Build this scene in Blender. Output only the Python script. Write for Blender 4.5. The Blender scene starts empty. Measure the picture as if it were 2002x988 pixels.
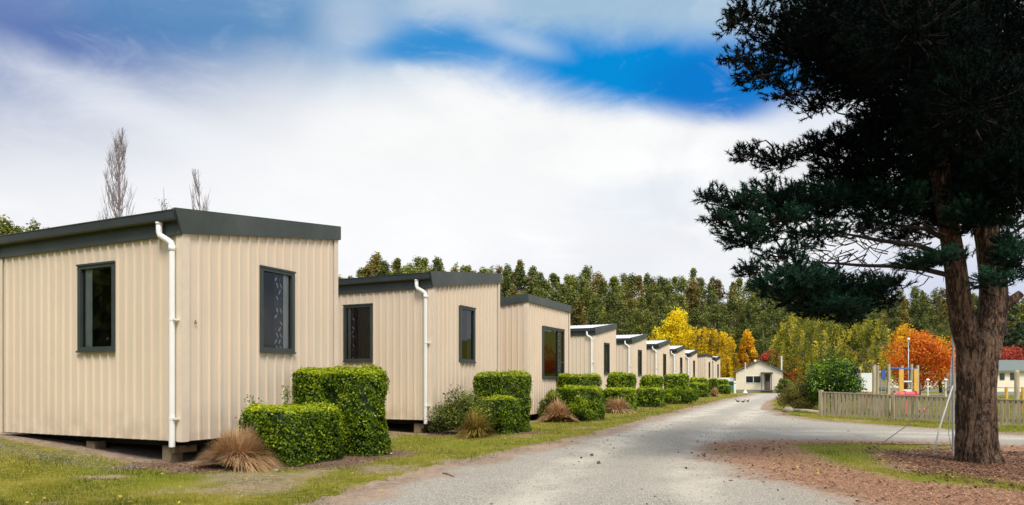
import bpy, bmesh, math, random
import numpy as np
from mathutils import Vector, Matrix
R = math.radians
random.seed(7); rng = np.random.default_rng(7)
sc = bpy.context.scene
col = sc.collection
F, HY, CX, EYE = 1360.0, 745.0, 1001.0, 1.2      # 24 mm lens, level camera

def at(px, py, Y): return Vector(((px-CX)/F*Y, Y, EYE+(HY-py)/F*Y))
def gx(px, Y): return (px-CX)/F*Y

# ------------------------------------------------------------------ tagging
def tag(o, label=None, cat=None, group=None, kind=None):
    if label: o['label'] = label
    if cat: o['category'] = cat
    if group: o['group'] = group
    if kind: o['kind'] = kind
    return o
def empty(name, loc=(0,0,0), rz=0, label=None, cat=None, group=None):
    o = bpy.data.objects.new(name, None); col.objects.link(o)
    o.location = loc; o.rotation_euler = (0,0,rz); o.empty_display_size = .2
    return tag(o, label, cat, group)
def link(name, me, m, parent=None):
    o = bpy.data.objects.new(name, me); col.objects.link(o)
    if m is not None:
        me.materials.clear(); me.materials.append(m)
    if parent: o.parent = parent
    return o
def copy_tree(o, parent=None):
    c = o.copy(); col.objects.link(c); c.parent = parent
    for ch in list(o.children): copy_tree(ch, c)
    return c

# ------------------------------------------------------------------ geometry
class MB:
    def __init__(s): s.v = []; s.f = []
    def add(s, vs, fs):
        n = len(s.v); s.v += [tuple(v) for v in vs]; s.f += [tuple(i+n for i in f) for f in fs]; return s
    def box(s, x0, x1, y0, y1, z0, z1):
        vs = [(x0,y0,z0),(x1,y0,z0),(x1,y1,z0),(x0,y1,z0),(x0,y0,z1),(x1,y0,z1),(x1,y1,z1),(x0,y1,z1)]
        return s.add(vs, [(0,3,2,1),(4,5,6,7),(0,1,5,4),(1,2,6,5),(2,3,7,6),(3,0,4,7)])
    def prism(s, poly, axis, a0, a1):
        """poly: 2-D outline, extruded along axis 'x','y' or 'z'"""
        def p(u, v, w): return {'x':(w,u,v),'y':(u,w,v),'z':(u,v,w)}[axis]
        n = len(poly)
        vs = [p(u,v,a0) for u,v in poly]+[p(u,v,a1) for u,v in poly]
        fs = [tuple(range(n)), tuple(range(2*n-1,n-1,-1))]+[(i,(i+1)%n,n+(i+1)%n,n+i) for i in range(n)]
        return s.add(vs, fs)
    def beam(s, a, b, w, d=None):
        a = Vector(a); b = Vector(b); d = d or w
        t = (b-a).normalized(); u = Vector((0,0,1)) if abs(t.z) < .9 else Vector((1,0,0))
        x = t.cross(u).normalized(); y = t.cross(x)
        vs = []
        for c in (a,b):
            for sx, sy in ((-1,-1),(1,-1),(1,1),(-1,1)): vs.append(c+x*sx*w/2+y*sy*d/2)
        return s.add(vs, [(0,1,2,3),(7,6,5,4),(0,4,5,1),(1,5,6,2),(2,6,7,3),(3,7,4,0)])
    def tube(s, pts, rad, n=8, cap=True, rough=0.0):
        pts = [Vector(p) for p in pts]
        if not hasattr(rad, '__len__'): rad = [rad]*len(pts)
        vs = []; fs = []
        up = None
        for i, p in enumerate(pts):
            t = (pts[min(i+1,len(pts)-1)]-pts[max(i-1,0)]).normalized()
            if up is None: up = Vector((0,1,0)) if abs(t.y) < .9 else Vector((1,0,0))
            x = t.cross(up).normalized(); y = t.cross(x).normalized(); up = -y if y.dot(up) < 0 else y
            y = up; x = t.cross(y).normalized()
            for k in range(n):
                a = 2*math.pi*k/n; r = rad[i]*(1+rough*random.uniform(-1,1))
                vs.append(p+x*math.cos(a)*r+y*math.sin(a)*r)
        for i in range(len(pts)-1):
            for k in range(n):
                fs.append((i*n+k, i*n+(k+1)%n, (i+1)*n+(k+1)%n, (i+1)*n+k))
        if cap: fs += [tuple(range(n-1,-1,-1)), tuple(range((len(pts)-1)*n, len(pts)*n))]
        return s.add(vs, fs)
    def lathe(s, prof, c=(0,0,0), n=20):
        vs = []; fs = []
        for r, z in prof:
            for k in range(n):
                a = 2*math.pi*k/n; vs.append((c[0]+r*math.cos(a), c[1]+r*math.sin(a), c[2]+z))
        m = len(prof)
        for i in range(m-1):
            for k in range(n): fs.append((i*n+k, i*n+(k+1)%n, (i+1)*n+(k+1)%n, (i+1)*n+k))
        fs += [tuple(range(n-1,-1,-1)), tuple(range((m-1)*n, m*n))]
        return s.add(vs, fs)
    def mesh(s, name, smooth=False, bevel=0, fix=True):
        me = bpy.data.meshes.new(name); me.from_pydata(s.v, [], s.f)
        if fix or bevel:
            bm = bmesh.new(); bm.from_mesh(me)
            if bevel:
                bmesh.ops.bevel(bm, geom=[e for e in bm.edges if len(e.link_faces)==2 and e.calc_face_angle(0)>.6],
                                offset=bevel, segments=2, affect='EDGES', clamp_overlap=True)
            if fix: bmesh.ops.recalc_face_normals(bm, faces=bm.faces)
            bm.to_mesh(me); bm.free()
        if smooth: me.polygons.foreach_set('use_smooth', [True]*len(me.polygons))
        me.update(); return me
    def build(s, name, m, parent=None, smooth=False, bevel=0, fix=True):
        return link(name, s.mesh(name, smooth, bevel, fix), m, parent)

def np_mesh(name, V, Fc, tint=None, smooth=False):
    """fast mesh from arrays; Fc is (M,k) with fixed k"""
    me = bpy.data.meshes.new(name)
    V = np.asarray(V, np.float32); Fc = np.asarray(Fc, np.int32); k = Fc.shape[1]
    me.vertices.add(len(V)); me.vertices.foreach_set('co', V.ravel())
    me.loops.add(Fc.size); me.loops.foreach_set('vertex_index', Fc.ravel())
    me.polygons.add(len(Fc)); me.polygons.foreach_set('loop_start', np.arange(0, Fc.size, k, dtype=np.int32))
    me.polygons.foreach_set('loop_total', np.full(len(Fc), k, np.int32))
    if smooth: me.polygons.foreach_set('use_smooth', np.ones(len(Fc), bool))
    me.update(calc_edges=True)
    if tint is not None:
        for nm, arr in (tint.items() if isinstance(tint, dict) else (('tint', tint),)):
            a = me.attributes.new(nm, 'FLOAT', 'POINT'); a.data.foreach_set('value', np.asarray(arr, np.float32))
    return me

def unit(v): return v/np.maximum(np.linalg.norm(v, axis=-1, keepdims=True), 1e-9)
def leaf_arrays(P, N, size, tint, aspect=.5):
    """one rhombus leaf per point, its blade roughly facing N"""
    n = len(P); N = unit(N); r = rng.normal(size=(n,3)); A = unit(np.cross(N, r)); B = np.cross(N, A)
    size = np.broadcast_to(size, n)[:,None]
    V = np.stack([P-A*size*.5, P+B*size*aspect*.5+N*size*.06, P+A*size*.5, P-B*size*aspect*.5+N*size*.06], 1).reshape(-1,3)
    Fc = np.arange(4*n).reshape(n,4)
    return V, Fc, np.repeat(tint, 4)
def merge(*parts):
    V=[];Fs=[];T=[];o=0
    for v,f,t in parts:
        V.append(v);Fs.append(f+o);T.append(t);o+=len(v)
    return np.concatenate(V),np.concatenate(Fs),np.concatenate(T)
def sph(n):
    return unit(rng.normal(size=(n,3)))

# ------------------------------------------------------------------ materials
class NT:
    def __init__(s, tree): s.t = tree; s.n = tree.nodes; s.l = tree.links
    def node(s, typ, **kw):
        nd = s.n.new(typ)
        for k, v in kw.items():
            if k.startswith('i_'):
                key = k[2:].replace('_',' ')
                s.set(nd.inputs[key], v)
            else: setattr(nd, k, v)
        return nd
    def set(s, inp, v):
        if isinstance(v, bpy.types.NodeSocket): s.l.new(v, inp)
        else: inp.default_value = v
    def m(s, op, a, b=0.0, c=None, clamp=False):
        nd = s.n.new('ShaderNodeMath'); nd.operation = op; nd.use_clamp = clamp
        s.set(nd.inputs[0], a); s.set(nd.inputs[1], b)
        if c is not None: s.set(nd.inputs[2], c)
        return nd.outputs[0]
    def mix(s, f, a, b, blend='MIX'):
        nd = s.n.new('ShaderNodeMix'); nd.data_type='RGBA'; nd.blend_type = blend; nd.clamp_factor = True
        s.set(nd.inputs[0], f)
        for i, v in ((6,a),(7,b)):
            s.set(nd.inputs[i], v if isinstance(v, bpy.types.NodeSocket) else (*v,1)[:4])
        return nd.outputs[2]
    def coord(s, which='Object', scale=(1,1,1)):
        tc = s.n.new('ShaderNodeTexCoord'); mp = s.n.new('ShaderNodeMapping'); s.l.new(tc.outputs[which], mp.inputs[0])
        mp.inputs['Scale'].default_value = scale; return mp.outputs[0]
    def noise(s, vec, scale, detail=4, rough=.55, out=0, dist=0.0):
        nd = s.n.new('ShaderNodeTexNoise'); s.l.new(vec, nd.inputs['Vector'])
        nd.inputs['Scale'].default_value = scale; nd.inputs['Detail'].default_value = detail
        nd.inputs['Roughness'].default_value = rough; nd.inputs['Distortion'].default_value = dist
        return nd.outputs[out]
    def voro(s, vec, scale, feature='F1', out='Distance', rnd=1.0):
        nd = s.n.new('ShaderNodeTexVoronoi'); nd.feature = feature; s.l.new(vec, nd.inputs['Vector'])
        nd.inputs['Scale'].default_value = scale; nd.inputs['Randomness'].default_value = rnd
        return nd.outputs[out]
    def ramp(s, x, lo, hi, a=0.0, b=1.0, smooth=True):
        nd = s.n.new('ShaderNodeMapRange'); nd.interpolation_type = 'SMOOTHSTEP' if smooth else 'LINEAR'
        s.set(nd.inputs[0], x)
        for i, v in ((1,lo),(2,hi),(3,a),(4,b)): nd.inputs[i].default_value = v
        return nd.outputs[0]
    def attr(s, name):
        nd = s.n.new('ShaderNodeAttribute'); nd.attribute_name = name; return nd.outputs['Fac']
    def bump(s, h, strength=.5, dist=.02):
        nd = s.n.new('ShaderNodeBump'); s.l.new(h, nd.inputs['Height'])
        nd.inputs['Strength'].default_value = strength; nd.inputs['Distance'].default_value = dist; return nd.outputs[0]
def new_mat(name):
    m = bpy.data.materials.new(name); m.use_nodes = True; t = NT(m.node_tree)
    b = t.n.get('Principled BSDF'); return m, t, b

def simple(name, c, rough=.6, metal=0.0, var=.12, scale=6, bump=0.0, bscale=60, spec=.5, dirt=None, stretch=(1,1,1)):
    m, t, b = new_mat(name); v = t.coord('Object', stretch)
    n = t.noise(v, scale, 5); n2 = t.noise(v, scale*7.3, 3)
    f = t.m('ADD', t.m('MULTIPLY', n, .65), t.m('MULTIPLY', n2, .35))
    f = t.ramp(f, .3, .7)
    lo = [x*(1-var) for x in c]; hi = [min(1,x*(1+var)) for x in c]
    cc = t.mix(f, lo, hi)
    if dirt:
        cc = t.mix(t.m('MULTIPLY', t.ramp(t.noise(v, scale*.4, 6), .5, .75), dirt[3]), cc, dirt[:3])
    t.l.new(cc, b.inputs['Base Color'])
    b.inputs['Roughness'].default_value = rough; b.inputs['Metallic'].default_value = metal
    b.inputs['Specular IOR Level'].default_value = spec
    if bump: t.l.new(t.bump(t.noise(v, bscale, 4), bump, .01), b.inputs['Normal'])
    return m

def foliage(name, dark, mid, light, trans=.3, rough=.55, objvar=.0, spec=.3, mask=.5):
    m, t, b = new_mat(name)
    x = t.attr('tint')
    if objvar:
        oi = t.n.new('ShaderNodeObjectInfo')
        x = t.m('ADD', x, t.m('MULTIPLY', t.m('SUBTRACT', oi.outputs['Random'], .5), objvar))
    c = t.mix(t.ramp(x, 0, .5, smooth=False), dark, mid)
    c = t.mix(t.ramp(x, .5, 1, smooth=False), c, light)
    t.l.new(c, b.inputs['Base Color']); b.inputs['Roughness'].default_value = rough
    b.inputs['Specular IOR Level'].default_value = spec
    tr = t.n.new('ShaderNodeBsdfTranslucent'); t.l.new(c, tr.inputs[0])
    mx = t.n.new('ShaderNodeMixShader'); mx.inputs[0].default_value = trans
    t.l.new(b.outputs[0], mx.inputs[1]); t.l.new(tr.outputs[0], mx.inputs[2])
    t.l.new(mx.outputs[0], t.n['Material Output'].inputs[0])
    return m

def wall_mat(name, c):
    m, t, b = new_mat(name); v = t.coord('Object'); 
    big = t.noise(v, .7, 4); vs = t.coord('Object', (5,5,.35)); streak = t.noise(vs, 2.2, 5)
    fine = t.noise(v, 90, 3)
    f = t.ramp(t.m('ADD', t.m('MULTIPLY', big, .5), t.m('MULTIPLY', streak, .5)), .35, .65)
    cc = t.mix(f, [x*.955 for x in c], [min(1,x*1.03) for x in c])
    # splash-back grime low on the sheets
    tc = t.n.new('ShaderNodeTexCoord'); sp = t.n.new('ShaderNodeSeparateXYZ'); t.l.new(tc.outputs['Object'], sp.inputs[0])
    low = t.m('MULTIPLY', t.ramp(sp.outputs['Z'], .95, .3), t.ramp(t.noise(v, 3.1, 6), .35, .7))
    cc = t.mix(t.m('MULTIPLY', low, .35), cc, (.27,.215,.14))
    hi_ = t.m('MULTIPLY', t.ramp(sp.outputs['Z'], 2.6, 3.6), t.ramp(streak, .45, .75))
    cc = t.mix(t.m('MULTIPLY', hi_, .10), cc, (.36,.30,.2))
    cc = t.mix(t.ramp(fine, .7, .8), cc, [x*.8 for x in c])
    t.l.new(cc, b.inputs['Base Color']); b.inputs['Roughness'].default_value = .48
    b.inputs['Specular IOR Level'].default_value = .35
    t.l.new(t.bump(big, .12, .03), b.inputs['Normal'])
    return m

M = {}
M['cream'] = wall_mat('cream_steel', (.735,.605,.465))
M['cream_flash'] = simple('cream_flashing', (.755,.625,.485), .45, var=.05, scale=2)
M['fascia'] = simple('charcoal_steel', (.048,.058,.052), .42, var=.18, scale=1.5, dirt=(.14,.14,.12,.35))
M['gutter'] = simple('dark_gutter', (.030,.036,.036), .35, var=.2, scale=2)
M['roof'] = simple('zinc_roof', (.80,.80,.80), .35, metal=.1, var=.08, scale=1.2, dirt=(.33,.31,.28,.5))
M['frame'] = simple('grey_green_aluminium', (.040,.050,.046), .4, var=.15, scale=3)
M['pvc'] = simple('white_pvc', (.84,.83,.80), .4, var=.03, scale=2)
M['wood'] = simple('weathered_wood', (.47,.395,.265), .85, var=.3, scale=3, bump=.4, bscale=40, stretch=(6,6,.7), dirt=(.10,.12,.06,.6))
M['block'] = simple('pile_timber', (.22,.17,.10), .9, var=.35, scale=8, bump=.4)
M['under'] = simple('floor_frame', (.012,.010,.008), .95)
M['inner'] = simple('room_lining', (.30,.27,.22), .8, var=.05)
M['white'] = simple('white_paint', (.78,.78,.75), .5, var=.05, scale=3)
M['jamb'] = simple('window_reveal', (.84,.82,.78), .6, var=.03)
M['lamp'] = simple('opal_globe', (.85,.85,.82), .25, var=.02)
M['yellow'] = simple('yellow_plastic', (.72,.42,.07), .5, var=.1, dirt=(.4,.25,.05,.3))
M['pink'] = simple('faded_red_plastic', (.72,.10,.12), .4, var=.15, dirt=(.75,.3,.3,.5))
M['blue'] = simple('blue_paint', (.05,.10,.38), .45, var=.15)
M['teal'] = simple('teal_paint', (.02,.25,.22), .4)
M['tyre'] = simple('black_rubber', (.02,.02,.02), .8)
M['galv'] = simple('galvanised_pipe', (.42,.43,.43), .4, metal=.5, var=.12)
M['hut'] = simple('pale_hut_wall', (.84,.74,.58), .6, var=.07, scale=.8, stretch=(1,1,4))
M['roofgreen'] = simple('grey_green_roof', (.17,.20,.17), .5, var=.12)
M['grey'] = simple('grey_base_paint', (.28,.28,.26), .7)
M['doorgrey'] = simple('grey_brown_door', (.12,.11,.09), .5)
M['stone'] = simple('border_stone', (.30,.25,.19), .9, var=.3, scale=9, bump=.6)
M['number'] = simple('black_numeral', (.012,.012,.012), .5)

def glass_mat():
    m, t, b = new_mat('window_glass')
    t.n.remove(b)
    g = t.n.new('ShaderNodeBsdfGlossy'); g.inputs['Roughness'].default_value = .015; g.inputs[0].default_value=(.9,.95,1,1)
    tr = t.n.new('ShaderNodeBsdfTransparent'); tr.inputs[0].default_value=(.82,.86,.86,1)
    fr = t.n.new('ShaderNodeFresnel'); fr.inputs[0].default_value = 1.48
    wob = t.bump(t.noise(t.coord('Object'), 1.3, 2), .06, .05)
    t.l.new(wob, g.inputs['Normal'])
    mx = t.n.new('ShaderNodeMixShader'); t.l.new(fr.outputs[0], mx.inputs[0]); t.l.new(tr.outputs[0], mx.inputs[1]); t.l.new(g.outputs[0], mx.inputs[2])
    t.l.new(mx.outputs[0], t.n['Material Output'].inputs[0]); return m
M['glass'] = glass_mat()

M['curtain'] = simple('dark_purple_curtain', (.050,.036,.062), .9, var=.1)
M['leafwhite'] = simple('white_leaf_print', (.70,.66,.70), .9, var=.1)
M['leafpurple'] = simple('purple_leaf_print', (.22,.07,.20), .9, var=.1)
M['plaincurtain'] = simple('plain_taupe_curtain', (.13,.10,.09), .9, var=.1)

def bark_mat(name, c1, c2, c3, sc_=(1,1,.22), s=14):
    m, t, b = new_mat(name); v = t.coord('Object', sc_)
    n = t.noise(t.coord('Object'), 1.6, 5, .6)
    ra = t.m('ABSOLUTE', t.m('SUBTRACT', t.noise(v, s*.55, 5, .62, dist=1.0), .5))
    rb = t.m('ABSOLUTE', t.m('SUBTRACT', t.noise(v, s*1.5, 4, .6, dist=.6), .5))
    vn = t.noise(t.coord('Object',(1,1,.5)), s*2.6, 5, .7)
    h = t.m('ADD', t.m('MULTIPLY', t.ramp(ra,0,.11), .6), t.m('MULTIPLY', t.ramp(rb,0,.10), .4))
    cc = t.mix(t.ramp(n, .35, .65), c2, c3); cc = t.mix(t.ramp(vn, .35, .7), [x*.55 for x in c2], cc)
    cc = t.mix(t.ramp(h, .12, .75), c1, cc)
    t.l.new(cc, b.inputs['Base Color']); b.inputs['Roughness'].default_value = .95; b.inputs['Specular IOR Level'].default_value=.12
    t.l.new(t.bump(t.m('ADD', h, t.m('MULTIPLY', vn, .4)), .9, .04), b.inputs['Normal']); return m
M['pinebark'] = bark_mat('pine_bark', (.038,.026,.020), (.22,.145,.10), (.33,.205,.135))
M['bark'] = bark_mat('grey_bark', (.05,.04,.03), (.17,.14,.11), (.27,.23,.19), s=6)
M['palebark'] = bark_mat('pale_bark', (.14,.11,.09), (.38,.33,.27), (.5,.45,.38), s=3)
M['purplebark'] = simple('bare_twig_bark', (.30,.25,.26), .9, var=.3)

# vegetation colours: dark / mid / light
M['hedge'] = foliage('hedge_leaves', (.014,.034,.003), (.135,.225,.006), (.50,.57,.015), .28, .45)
M['shrubolive'] = foliage('olive_shrub_leaves', (.02,.028,.008), (.15,.185,.024), (.38,.43,.05), .25)
M['shrubbrown'] = foliage('brownish_shrub_leaves', (.035,.030,.010), (.21,.18,.035), (.38,.34,.06), .25)
M['glossy'] = foliage('glossy_green_leaves', (.008,.024,.005), (.035,.085,.012), (.32,.50,.02), .2, .35)
M['tussock'] = foliage('tussock_blades', (.12,.060,.030), (.55,.32,.15), (.90,.64,.36), .25, .7)
M['goldtussock'] = foliage('gold_shrub_blades', (.06,.045,.012), (.30,.20,.035), (.50,.36,.08), .25, .7)
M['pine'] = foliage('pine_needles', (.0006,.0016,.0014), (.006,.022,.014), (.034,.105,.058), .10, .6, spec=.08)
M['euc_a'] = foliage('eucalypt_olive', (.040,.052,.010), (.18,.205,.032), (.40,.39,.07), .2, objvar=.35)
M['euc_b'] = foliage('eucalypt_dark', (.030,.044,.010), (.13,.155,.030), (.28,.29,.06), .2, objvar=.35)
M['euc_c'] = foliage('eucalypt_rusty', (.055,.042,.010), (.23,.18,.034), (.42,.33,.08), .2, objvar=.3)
M['conifer'] = foliage('dark_conifer', (.004,.012,.006), (.016,.045,.018), (.05,.10,.035), .1, objvar=.3)
M['yellowleaf'] = foliage('yellow_autumn', (.30,.17,.004), (.95,.70,.006), (1.0,.92,.03), .4)
M['goldleaf'] = foliage('gold_autumn', (.17,.11,.008), (.62,.42,.012), (.95,.66,.02), .35)
M['orangegold'] = foliage('orange_gold', (.26,.12,.005), (.85,.44,.008), (1.0,.66,.02), .35)
M['greengold'] = foliage('green_gold_weeping', (.035,.05,.008), (.20,.22,.020), (.66,.54,.04), .3)
M['orangeleaf'] = foliage('orange_autumn', (.20,.035,.006), (.78,.16,.012), (.95,.38,.02), .3)
M['redleaf'] = foliage('red_autumn', (.12,.02,.014), (.48,.06,.04), (.70,.13,.07), .3)
M['grass'] = foliage('lawn_blades', (.055,.065,.005), (.225,.225,.010), (.50,.41,.07), .3, .6)
M['litter'] = foliage('fallen_litter', (.035,.020,.013), (.38,.185,.10), (.80,.49,.31), .0, .8)
M['pebble'] = foliage('loose_gravel', (.09,.08,.07), (.36,.33,.29), (.75,.71,.64), .0, .85)
M['leafyellow'] = foliage('fallen_leaves', (.12,.06,.02), (.45,.25,.06), (.75,.60,.05), .1)

# ------------------------------------------------------------------ ground shape and zones
def smooth(x): x = np.clip(x, 0, 1); return x*x*(3-2*x)
def vnoise(x, y, s, seed=0):
    """value noise on arrays"""
    x = np.asarray(x)/s+seed*17.3; y = np.asarray(y)/s+seed*9.1
    xi = np.floor(x).astype(np.int64); yi = np.floor(y).astype(np.int64); fx = smooth(x-xi); fy = smooth(y-yi)
    def h(a, b):
        k = (a*374761393+b*668265263+seed*1442695)&0x7fffffff; k = (k^(k>>13))*1274126177&0x7fffffff
        return ((k^(k>>16))&0xffff)/65535.0
    return (h(xi,yi)*(1-fx)+h(xi+1,yi)*fx)*(1-fy)+(h(xi,yi+1)*(1-fx)+h(xi+1,yi+1)*fx)*fy
def fbm(x, y, s, seed=0): return vnoise(x,y,s,seed)*.5+vnoise(x,y,s/2.1,seed+1)*.3+vnoise(x,y,s/4.3,seed+2)*.2
def sdf(poly, X, Y):
    """signed distance, negative inside"""
    X = np.asarray(X, float); Y = np.asarray(Y, float); d = np.full(X.shape, 1e9); ins = np.zeros(X.shape, bool)
    n = len(poly)
    for i in range(n):
        x0,y0 = poly[i]; x1,y1 = poly[(i+1)%n]; ex, ey = x1-x0, y1-y0
        t = np.clip(((X-x0)*ex+(Y-y0)*ey)/(ex*ex+ey*ey+1e-12), 0, 1)
        d = np.minimum(d, np.hypot(X-x0-t*ex, Y-y0-t*ey))
        c = ((y0>Y)!=(y1>Y)); 
        with np.errstate(divide='ignore', invalid='ignore'):
            ins ^= c & (X < (x1-x0)*(Y-y0)/((y1-y0) if y1!=y0 else 1e-9)+x0)
    return np.where(ins, -d, d)
def gpt(px, py):
    Y = EYE*F/(py-HY); return (gx(px, Y), Y)
ROAD = [(-5.0,0),(-2.5,4.6),(-1.62,6.72),(-1.12,8.6),(-.71,9.7),(0,11.3),(2.05,15.5),(5.13,23.3),(8.86,32.6),(14.7,46.6),(20.0,58),(23,66),
        (27,67),(40,64),(40,60),(28,61),(21.9,56.3),(15.3,41.5),(11.9,32.6),(10.5,28.6),(9.3,24),(9.1,20.7),(10.3,17.5),(11.2,15.25),(14,14.3),(45,11),
        (45,7),(12,11.6),(9.24,12.55),(8.3,13.3),(6.4,13.75),(4.9,13.8),(4.0,13.3),(3.55,12),(3.4,10.5),(3.5,8.6),(3.7,7.1),(4.2,5),(5,0)]
NEEDLE = [(3.8,13.5),(4.9,14.1),(6.4,14.0),(8.3,13.5),(9.3,12.8),(12,11.9),(30,9),(30,2),(5,0),(3.7,5),(3.5,7.1),(3.3,8.6),(3.2,10.5),(3.4,12)]
GRASSISLE = [gpt(*p) for p in ((1545,869),(1700,866),(1865,868),(1885,880),(1720,889),(1780,915),(2002,948),(2150,962),(2150,985),(2002,967),(1850,952),(1740,932),(1640,906),(1570,886))]
DARKLEAF = [gpt(*p) for p in ((1700,884),(1860,878),(1990,884),(2200,900),(2200,965),(2002,946),(1850,930),(1740,910))]
A = np.array((.431,.903)); B = np.array((-.903,.431))
def height(x, y):
    x = np.asarray(x, float); y = np.asarray(y, float)
    s = (x+4.7)*-.925+(y-10)*.38
    h = .27*smooth(s/4.6)
    h = h+28*smooth((y-118)/150)+10*smooth((-x-60)/120)
    h = h+.03*(fbm(x,y,1.7,5)-.5)*smooth(sdf(ROAD,x,y)/.8)
    return h
def hz(x, y): return float(height(np.array([x]), np.array([y]))[0])

CAB = [((-4.735,10),'A'),((-1.80,15.7),'A'),((.44,20.5),'B'),((3.81,32),'A'),((6.8,39.6),'A'),((9.6,45.7),'A'),((12.5,53),'A'),((15.6,61),'A'),((18.4,66),'B'),((20.75,71),'C')]
ZF = [.33,.31,.20,.3,.3,.3,.3,.3,.3,.3]
def loc2w(i, X, Y):
    p = CAB[i][0]; return (p[0]+A[0]*X+B[0]*Y, p[1]+A[1]*X+B[1]*Y)
BEDS = []                      # bare earth: (cx, cy, r)
def zones(x, y):
    """masks on the ground: bare earth, needles, dark leaves"""
    x = np.asarray(x, float); y = np.asarray(y, float)
    n1 = fbm(x, y, .9, 3); n2 = fbm(x, y, .25, 8); n3 = fbm(x, y, 3.5, 12)
    rd = sdf(ROAD, x, y)
    dirt = smooth(1-(rd-.02+(n1-.5)*1.1)/.42)
    bed = np.zeros(x.shape)
    for cx, cy, r in BEDS:
        d = np.hypot(x-cx, y-cy)+(n1-.5)*.7+(n2-.5)*.25
        bed = np.maximum(bed, smooth((r-d)/.28))
    dirt = np.maximum(dirt, bed)
    for i, (p, k) in enumerate(CAB):
        q = [loc2w(i,-.25,-.25), loc2w(i,3.5,-.25), loc2w(i,3.5,5.2), loc2w(i,-.25,5.2)]
        d = sdf(q, x, y)+(n1-.5)*.5
        dirt = np.maximum(dirt, smooth((.15-d)/.25))
    # trodden bare patches on the lawn
    dirt = np.maximum(dirt, .75*smooth((n3*.5+n1*.5-.535)/.12)*(y<22))
    dirt = np.maximum(dirt, .9*smooth((.42-np.hypot((x+5.05)/1.35+(y-8.65)*.55, (y-8.7)/.50))/.3+(n2-.5)*.6))
    nd = sdf(NEEDLE, x, y)+(n1-.5)*.9+(n2-.5)*.5
    gi = sdf(GRASSISLE, x, y)+(n1-.5)*.5
    needle = smooth(.5-nd/.9)*smooth(.5+gi/.45)*(.72+.28*smooth((n2*.6+n1*.4-.36)/.12))
    dl = sdf(DARKLEAF, x, y)+(n1-.5)*1.0+(n2-.5)*.5
    dark = smooth(.5-dl/.9)*smooth((n2*.6+n1*.4-.36)/.16)
    dark = np.maximum(dark, bed*(.45+.5*n2))
    return rd, dirt, needle, dark, n3

exec_beds = [(0,.4,-1.0,.9),(0,1.0,-1.5,1.0),(0,2.2,-1.4,.95),(0,-.1,-.7,.7),(0,2.2,-.6,.7),(0,-.3,.3,.5),
             (1,.3,-1.0,.75),(1,1.2,-1.5,.75),(1,.1,-.4,.6),(2,.9,-1.0,.9),(2,1.6,-1.5,.7)]
for i,X,Y,r in exec_beds:
    w = loc2w(i,X,Y); BEDS.append((w[0],w[1],r))
for px,Y,r in ((1205,27.2,.95),(1235,27.4,.7),(1275,32,.95),(1327,36.3,1.1),(1360,44,1),(1375,52,1.1),(1400,57,1.2)):
    BEDS.append((gx(px,Y),Y,r))

def axis(lo, a, b, hi, fine, n_out):
    mid = np.arange(a, b+1e-6, fine)
    l = a-(np.linspace(0,1,n_out)[1:]**2.2)*(a-lo); r = b+(np.linspace(0,1,n_out)[1:]**2.2)*(hi-b)
    return np.concatenate([l[::-1], mid, r])
def grid(xs, ys):
    X, Y = np.meshgrid(xs, ys); nx, ny = len(xs), len(ys)
    i = np.arange(nx*ny).reshape(ny, nx)
    Fc = np.stack([i[:-1,:-1], i[:-1,1:], i[1:,1:], i[1:,:-1]], -1).reshape(-1,4)
    return X.ravel(), Y.ravel(), Fc

def ground_nodes(t, road):
    v = t.coord('Object'); 
    n1 = t.noise(v, 1.1, 6); n2 = t.noise(v, 9, 5, .65); n3 = t.noise(v, 55, 4, .7); n4 = t.noise(v, .28, 4)
    dirt = t.mix(t.ramp(n2,.3,.7), (.24,.165,.11), (.44,.33,.24))
    dirt = t.mix(t.m('MULTIPLY', t.ramp(n1,.42,.66), .7), dirt, (.50,.34,.24))
    dirt = t.mix(t.ramp(n3,.52,.70), dirt, (.56,.48,.38))
    dirt = t.mix(t.ramp(n3,.42,.30), dirt, (.08,.055,.04))
    ned = t.mix(t.ramp(n2,.35,.65), (.38,.195,.105), (.66,.40,.25))
    ned = t.mix(t.ramp(n3,.5,.68), ned, (.56,.40,.29)); ned = t.mix(t.ramp(n3,.45,.33), ned, (.12,.065,.042))
    return v, n1, n2, n3, n4, dirt, ned
def ground_mat():
    m, t, b = new_mat('lawn_ground'); v,n1,n2,n3,n4,dirt,ned = ground_nodes(t, False)
    g = t.mix(t.ramp(n1,.32,.66), (.15,.175,.010), (.30,.27,.032))
    g = t.mix(t.ramp(n2,.42,.68), g, (.40,.34,.085)); g = t.mix(t.ramp(n3,.5,.32), g, (.09,.10,.010))
    g = t.mix(t.m('MULTIPLY', t.ramp(n4,.5,.62),.5), g, (.19,.26,.012))
    c = t.mix(t.attr('dirt'), g, dirt); c = t.mix(t.attr('needle'), c, ned)
    dk = t.mix(t.ramp(n3,.4,.6), (.06,.036,.026), (.22,.125,.085))
    c = t.mix(t.attr('dark'), c, dk)
    t.l.new(c, b.inputs['Base Color']); b.inputs['Roughness'].default_value=.95; b.inputs['Specular IOR Level'].default_value=.1
    h = t.m('ADD', t.m('MULTIPLY', n2, .5), n3); t.l.new(t.bump(h, .8, .03), b.inputs['Normal']); return m
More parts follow.
